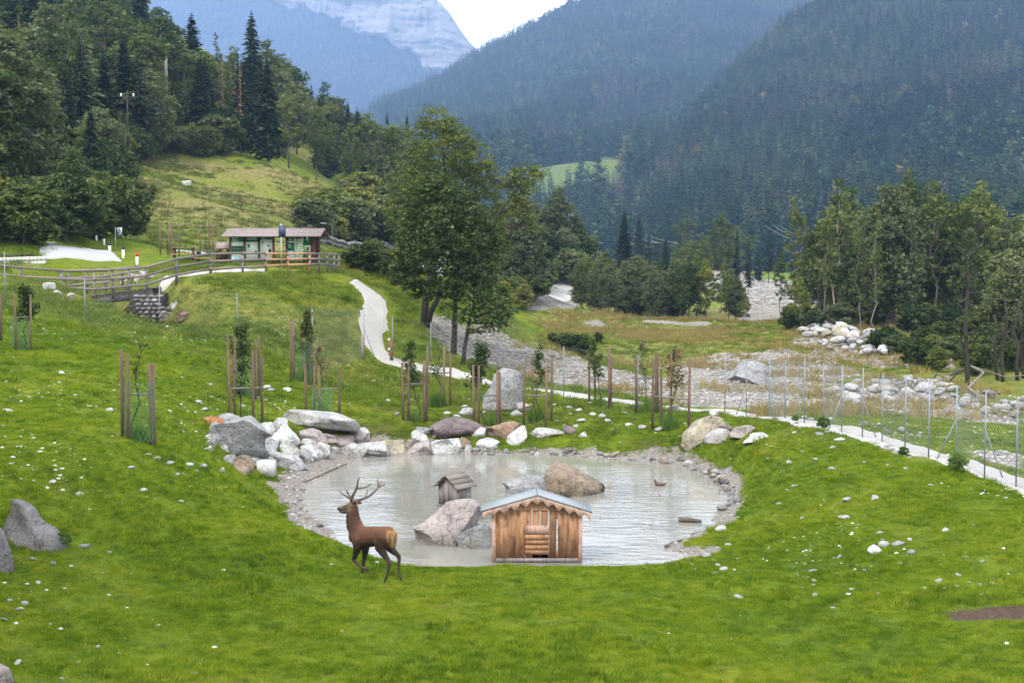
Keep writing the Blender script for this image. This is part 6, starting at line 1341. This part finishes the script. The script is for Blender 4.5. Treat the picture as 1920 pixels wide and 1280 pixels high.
# middle grove
gl = np.array([(1075,500),(1090,480),(1130,468),(1160,480),(1200,478),(1250,490),(1300,470),(1335,455),(1365,480),(1390,520)])
rs = np.random.RandomState(12)
for i in range(60):
    px = rs.uniform(1078, 1396); d = rs.uniform(186, 225); k = ('willow', 'ash', 'alder', 'willow', 'beech')[rs.randint(5)] if px < 1300 else ('alder', 'alder', 'willow', 'yellow_tree')[rs.randint(4)]
    T(k, px, np.interp(px, gl[:, 0], gl[:, 1])+rs.uniform(0, 30), d, dict(willow='rounded grey green willow', ash='green leafy ash', alder='slim alder with visible trunk', beech='dark leafy tree', yellow_tree='low yellowish tree')[k]+' in the middle grove by the meadow', 'trees of the middle grove: '+k.replace('_', ' '), None, .85)
for a in [('spruce',1170,392,330,'dark spruce standing above the middle grove',0,.95),('spruce',1247,443,320,'shorter dark spruce tip behind the middle grove',1,.9),('thin_spruce',1380,425,300,'narrow spruce right behind the middle grove',0,1.),('thin_spruce',1402,445,310,'second narrow spruce right behind the middle grove',1,1.),('ash',1355,397,330,'tall round tree with orange tint at its top behind the middle grove',1,1.),('ash',1315,440,320,'soft green tree left of the round one behind the middle grove',2,1.1),
 ('ash',1290,450,330,'bluish green round tree behind the middle grove',3,1.3),('grey_larch',1115,430,300,'thin greyish tree left of the standing spruce',0,1.1),('thin_spruce',1440,430,420,'blue green conifer at the far bend of the river bed',2,1.2),('thin_spruce',1460,445,450,'smaller conifer at the far bend of the river bed',1,1.2),('spruce',1420,465,440,'low dark conifer by the far river bed',2,1.)]: T(a[0], a[1], a[2], a[3], a[4], None, a[5], a[6])
for i in range(26):
    px = rs.uniform(1070, 1960); d = rs.uniform(420, 640); k = ('thin_spruce', 'spruce', 'ash')[rs.randint(3)]; g = at(px, d); 
    if 1395 < px < 1500 and d < 520: continue
    place(k, g[0], d, rs.uniform(16, 24), dict(thin_spruce='narrow conifer', spruce='dark conifer', ash='soft green tree')[k]+' on the far valley floor behind the groves', 'trees on the far valley floor: '+k.replace('_', ' '), None, 1.1, g[2])
# right grove
gr = np.array([(1440,560),(1462,470),(1480,375),(1500,425),(1530,415),(1555,345),(1590,335),(1625,385),(1660,348),(1700,328),(1740,335),(1790,342),(1830,342),(1862,352),(1885,395),(1960,385)])
T('alder', 1480, 362, 168, 'tall thin lone tree at the left end of the right grove', None, 2, .6); T('alder', 1572, 322, 162, 'tall narrow tree with ragged top in the right grove', None, 3, .8)
T('beech', 1698, 326, 170, 'tallest bushy tree in the middle of the right grove', None, 0, .6); T('alder', 1740, 330, 158, 'tall tree with layered foliage right of the tallest bushy one', None, 4, 1.1); T('ash', 1838, 338, 160, 'tall open crowned tree near the right end of the grove', None, 0, .8)
T('alder', 1640, 385, 150, 'pale trunked half bare tree at the front of the right grove', None, 1, .8); T('alder', 1612, 425, 149, 'leaning pale trunked tree beside the half bare one', None, 1, .7)
for i in range(98):
    px = rs.uniform(1462, 1990); d = rs.uniform(152, 215); k = ('alder', 'alder', 'ash', 'willow', 'alder', 'yellow_tree', 'beech')[rs.randint(7)]; low = rs.uniform() < .35
    top = np.interp(px, gr[:, 0], gr[:, 1])+(rs.uniform(60, 150) if low else rs.uniform(2, 55))
    if k == 'yellow_tree': top = rs.uniform(500, 560)
    T(k, px, top, d, dict(alder='slim bare trunked alder', ash='leafy ash', willow='grey green willow', yellow_tree='low yellowing tree', beech='dark leafy tree')[k]+' in the right grove', 'trees of the right grove: '+k.replace('_', ' '), None, .8)
shrubs([(1450,625),(1480,600),(1640,600),(1760,605),(1930,610),(1930,650),(1780,630),(1600,622)], 32, (1.4,3.0), (120,260), 'green undergrowth shrub at the foot of the right grove', 'undergrowth of the right grove', 17, ('bush', 'bush', 'yellow_bush'), 1.5)
# right edge trees nearer the camera
T('willow', 1935, 400, 118, 'big soft crowned tree cut by the right frame edge', None, 2, 1.0); T('willow', 1905, 480, 98, 'lower dark crowned tree at the right frame edge', None, 0, .9); T('beech', 1950, 520, 90, 'dark tree at the right frame edge lowest in the photo', None, 3, .9); T('ash', 1870, 500, 104, 'dark leafy tree left of the right edge crown', None, 3, .55)
# bare snag and dead sticks
g = at(317, 240); zt = P(317, 88, 240)[2]; m_ = MB(); m_.tube([(0, 0, zt-g[2]-11), (.1, 0, zt-g[2]-3), (.2, 0, zt-g[2])], [.35, .3, .12], 8); o = m_.build('snag', 'bark_pale', None, True); o.location = tuple(g); tag(o, 'broken pale dead trunk rising from the left forest', 'dead trunk')

# hero trees: outline traced into blobs that stand at their real depth
def hero(name, trunks, blobs, rc, per, leaf, mat, label, seed, dens=1., flat=.6):
    """trunks: lists of (px, py, d, r); blobs: (px, py, d, rx_px, rz_px)"""
    rs = np.random.RandomState(seed); T0 = [np.array([P(a, b, c_) for a, b, c_, r in t_]) for t_ in trunks]; o0 = T0[0][0].copy(); o0[2] = Hs(o0[0], o0[1]); root = empty(name, o0); tag(root, label, 'tree')
    mb = MB(); allp = []; 
    for t_, q in zip(trunks, T0):
        s_ = np.linspace(0, len(q)-1, 14); Q_ = np.stack([np.interp(s_, np.arange(len(q)), q[:, k]) for k in range(3)], 1); r = np.interp(s_, np.arange(len(q)), [a[3] for a in t_]); Q_[1:-1] = (Q_[:-2]+2*Q_[1:-1]+Q_[2:])/4
        if np.array_equal(t_[0][:2], trunks[0][0][:2]) or t_[0][1] > 590: Q_[0, 2] = Hs(Q_[0, 0], Q_[0, 1])-.3
        mb.tube(Q_-o0, r, 9); allp += [(p, rr) for p, rr in zip(Q_, r)]
    B_ = []
    for px, py, d, rx, rz in blobs: s = d/F; B_.append((*(P(px, py, d)-o0), rx*s, rx*s*.9, rz*s))
    V, Q, ti, Cs = clumps(B_, rc, per, leaf, rs, flat, dens)
    AP = np.array([p for p, _ in allp])-o0; AR = np.array([r for _, r in allp]); subs = []
    for b in B_:
        c_ = np.array(b[:3]); dd = np.linalg.norm(AP-c_, axis=1)+np.maximum(0, AP[:, 2]-c_[2]+b[5]*.5)*1.2; j = dd.argmin(); pts = limb(AP[j], c_, rs, .15, 7)
        mb.tube(pts, np.linspace(min(AR[j]*.6, .10), .022, 7), 5, False)
        near = Cs[np.linalg.norm((Cs-c_)/np.array(b[3:]), axis=1) < 1.15]
        for k in near[rs.permutation(len(near))[:9]]: st = pts[rs.randint(2, 7)]; mb.tube(limb(st, k, rs, .2, 4), [.03, .022, .014, .006], 4, False)
    mb.build('trunk', 'bark_dark', root, True); mk('crown', V, [Q], mat, root, attrs={'tint': ti}); return root
hero('big_tree', [[(795,607,88,.26),(797,560,88,.22),(812,500,88,.18),(838,430,88.4,.14),(835,330,89,.09),(828,230,89,.04)], [(800,600,88,.20),(818,565,87.6,.17),(848,520,87.4,.14),(885,450,87.6,.10),(945,390,88,.06),(975,345,88,.03)]],
     [(818,225,89,38,26),(846,240,88,30,22),(800,255,90,38,28),(862,262,89,38,26),(830,285,88,62,36),(782,305,89.5,44,34),(880,300,89,44,38),(910,335,89,34,36),(758,350,89,38,38),(800,350,88,50,40),(850,350,90,60,44),(900,385,90,48,46),(748,400,89,32,32),(925,430,90,30,34),(820,420,91,70,50),(955,338,88,22,22),(985,332,88,32,24),(1008,320,88,16,12),(975,365,88,28,24),(965,392,88,20,18),(990,395,88,14,22),(998,420,88,10,16),(940,470,90,24,30),(770,445,90,34,34),(880,460,91,46,46)],
     .30, 16, .085, 'leaf_mid', 'tallest big tree by the path with light olive crown and reaching right branch', 5, 1.2)
hero('maple_tree', [[(850,662,84,.20),(852,630,84,.17),(853,580,84,.14),(858,520,84,.12),(868,450,84,.09),(855,370,84.3,.05)]],
     [(822,345,84.5,36,26),(800,370,84,36,28),(850,375,83.5,40,30),(785,410,84,36,28),(830,410,82.5,46,32),(880,405,83.5,36,30),(905,440,84,32,28),(770,450,84.5,34,26),(815,455,82.5,46,30),(868,455,82.5,46,30),(775,490,84,44,26),(835,500,82.5,46,26),(895,490,83.5,38,28),(765,525,84,34,20),(805,545,84,40,20),(920,465,84.5,24,26),(860,540,82.6,36,22),(745,505,85,24,18),(905,530,84,28,18)],
     .34, 15, .115, 'leaf_maple', 'dark leaved maple in front of the tallest tree, crown down to the trunk fork', 6, 1.5)
hero('small_tree', [[(868,668,82.5,.13),(876,625,82.5,.11),(882,590,82.5,.09),(900,540,82.7,.06),(905,500,83,.03)]],
     [(880,560,82.5,34,22),(915,555,82.5,30,20),(860,595,82,24,14),(905,590,82,34,18),(940,580,82,24,16),(925,610,81.5,26,12),(958,585,82,12,10),(840,570,82.5,22,14),(890,618,81.5,16,8),(945,602,82,18,10)],
     .34, 10, .14, 'leaf_dark', 'small leaning tree with drooping low branches right of the maple', 7, .6)
hero('riverside_tree', [[(1815,716,84,.15),(1812,660,84,.13),(1810,600,84,.12),(1815,540,84,.09),(1818,470,84,.05)], [(1815,690,84,.07),(1795,700,84,.05),(1772,722,84,.04)]],
     [(1800,640,84,16,14),(1835,630,84,24,16),(1850,620,83.5,18,12),(1790,660,84,12,10),(1870,612,84,16,10),(1820,500,84,24,22),(1835,470,84,24,20),(1795,530,84,20,16),(1812,450,84,18,16),(1840,540,84.5,20,14)],
     .30, 9, .12, 'leaf_dark', 'dark thin tree with low leafy side branch on the river bank at right', 8, .55)
for i, (px, b_, t_, d, l, lb) in enumerate([(1872,705,590,88,-8,'thin dark trunk left of the pair at the right river bank'),(1880,722,560,86,4,'dark trunk beside the thin one at the right river bank'),(1908,712,560,88,3,'dark trunk close to the right frame edge'),(1918,708,580,90,-3,'second dark trunk at the right frame edge')]):
    A = P(px, b_, d); A[2] = Hs(A[0], A[1])-.2; Bq = P(px+l, t_, d); m_ = MB(); m_.tube(limb(A, Bq, rs, .06, 6), np.linspace(.13, .07, 6), 7); tag(m_.build('slender_tree', 'bark_dark', None, True), lb, 'tree')
for (x0, y0, x1, y1, lb) in [(1840,752,1925,718,'long fallen branch lying on the stone bank at the right edge'),(1560,640,1590,618,'weathered dead branch on top of the stone heap'),(1800,700,1770,722,'fallen stick leaning at the riverside tree')]:
    A, Bq = G(x0, y0), G(x1, y1); m_ = MB(); m_.tube(limb(A+[0, 0, .2], Bq+[0, 0, .5], rs, .1, 6), np.linspace(.09, .03, 6), 6); tag(m_.build('fallen_branch', 'dead_branch', None, True), lb, 'branch')

# ------------------------------------------------------------------ far chalets on the clearing and power lines
def onmount(px, py):
    x, y, z, PXm, PYm, _, _ = mB; py_s = 480-(z-CAMZ)*F/y; k = np.argmin((px_of(x, y)-px)**2+(py_s-py)**2+np.where(y > 2200, 1e6, 0)); return np.array([x.ravel()[k], y.ravel()[k], z.ravel()[k]])
for px, py, w_, h_, lb in [(1076,361,25,14,'dark roofed chalet on the far meadow, nearest'),(1107,341,27,14,'larger dark chalet higher on the far meadow'),(1145,305,14,8,'pale roofed little house above the far meadow'),(1068,366,10,6,'tiny white shed left below the nearest chalet')]:
    g = onmount(px, py); g = P(px, py, g[1]-6); s = g[1]/F; root = empty('chalet', g, .25); tag(root, lb, 'house'); W_, Hh = w_*s, h_*s; Dp = W_*.7
    m_ = MB(); m_.box((0, 0, Hh*.28-3), (W_*.86, Dp, Hh*.56+6)); wl = m_.build('wall', 'house_wall', root)
    m_ = MB(); m_.box((0, 0, Hh*.56), (W_*.87, Dp*1.01, Hh*.22)); m_.build('timber_gable', 'dark_wood', root)
    for sg in (-1, 1): m_ = MB(); m_.box((sg*W_*.26, 0, Hh*.80), (W_*.60, Dp*1.25, .5), ry=sg*.42); m_.build('roof', 'house_roof' if h_ > 9 else 'roof_felt', root)
    for k in (-.28, 0, .28): m_ = MB(); m_.box((k*W_, -Dp*.5-.1, Hh*.26), (W_*.12, .12, Hh*.22)); m_.build('window', 'glass_dark', root)
def cable(a, b, da, db, sag, lb):
    A, Bq = P(*a, da), P(*b, db); t_ = np.linspace(0, 1, 16)[:, None]; p = A+(Bq-A)*t_; p[:, 2] -= (4*t_*(1-t_))[:, 0]*sag; m_ = MB(); m_.tube(p, .00005*min(da, db)*1.15, 4); tag(m_.build('power_line', 'cable'), lb, 'power line', 'power lines across the valley')
for i, (a, b) in enumerate([((1030,350),(1078,428)),((1045,352),(1092,425)),((1052,356),(1095,418)),((1036,352),(1084,428))]): cable(a, b, 1000, 640, 5, 'shining power line sagging below the far chalets')
for i, (a, b) in enumerate([((1188,442),(1232,456)),((1200,440),(1238,456)),((1212,441),(1270,456))]): cable(a, b, 620, 480, .3, 'shining power line above the middle grove')
for i, (a, b) in enumerate([((1434,423),(1480,447)),((1449,421),(1482,440)),((1464,423),(1486,437))]): cable(a, b, 600, 430, .3, 'shining power line left of the right grove')

# ------------------------------------------------------------------ say which part of its group each repeated thing stands in
grp = {}
bpy.context.view_layer.update()
for o in C.objects:
    if o.parent is None and o.get('group') and o.get('label'): grp.setdefault((o['group'], o['label']), []).append(o)
for (g_, lb), os_ in grp.items():
    n = len(os_)
    if n < 4: cut = 2
    else: cut = min(8, max(2, n//3))
    def size(o): return max(o.scale) if o.type == 'EMPTY' else o.dimensions.x
    pxs = np.array([px_of(o.location.x, max(1., o.location.y)) for o in os_]); order = pxs.argsort(); rank = np.empty(n, int); rank[order] = np.arange(n)
    ms = np.median([size(o) for o in os_])
    if n == 1: continue
    names = {2: ['left half', 'right half'], 3: ['left end', 'middle', 'right end'], 4: ['left end', 'left of middle', 'right of middle', 'right end']}
    big = ['far left end', 'left end', 'left quarter', 'left of middle', 'middle', 'right of middle', 'right quarter', 'right end']
    for k, o in enumerate(os_):
        nm = names[cut][rank[k]*cut//n] if cut in names else big[int(rank[k]*8//n)]
        cell = [j for j in range(n) if (rank[j]*cut//n if cut in names else rank[j]*8//n) == (rank[k]*cut//n if cut in names else rank[k]*8//n)]
        md = np.median([os_[j].location.y for j in cell]); dep_ = 'nearer' if o.location.y <= md else 'farther'
        words_ = ('larger ' if size(o) > ms else 'smaller ')+lb.replace('small ', '', 1).replace('smaller ', '', 1)+', '+nm+', '+dep_
        if len(words_.split()) > 16: words_ = ' '.join(lb.split()[:9]).rstrip(',')+', '+nm+', '+dep_
        o['label'] = words_
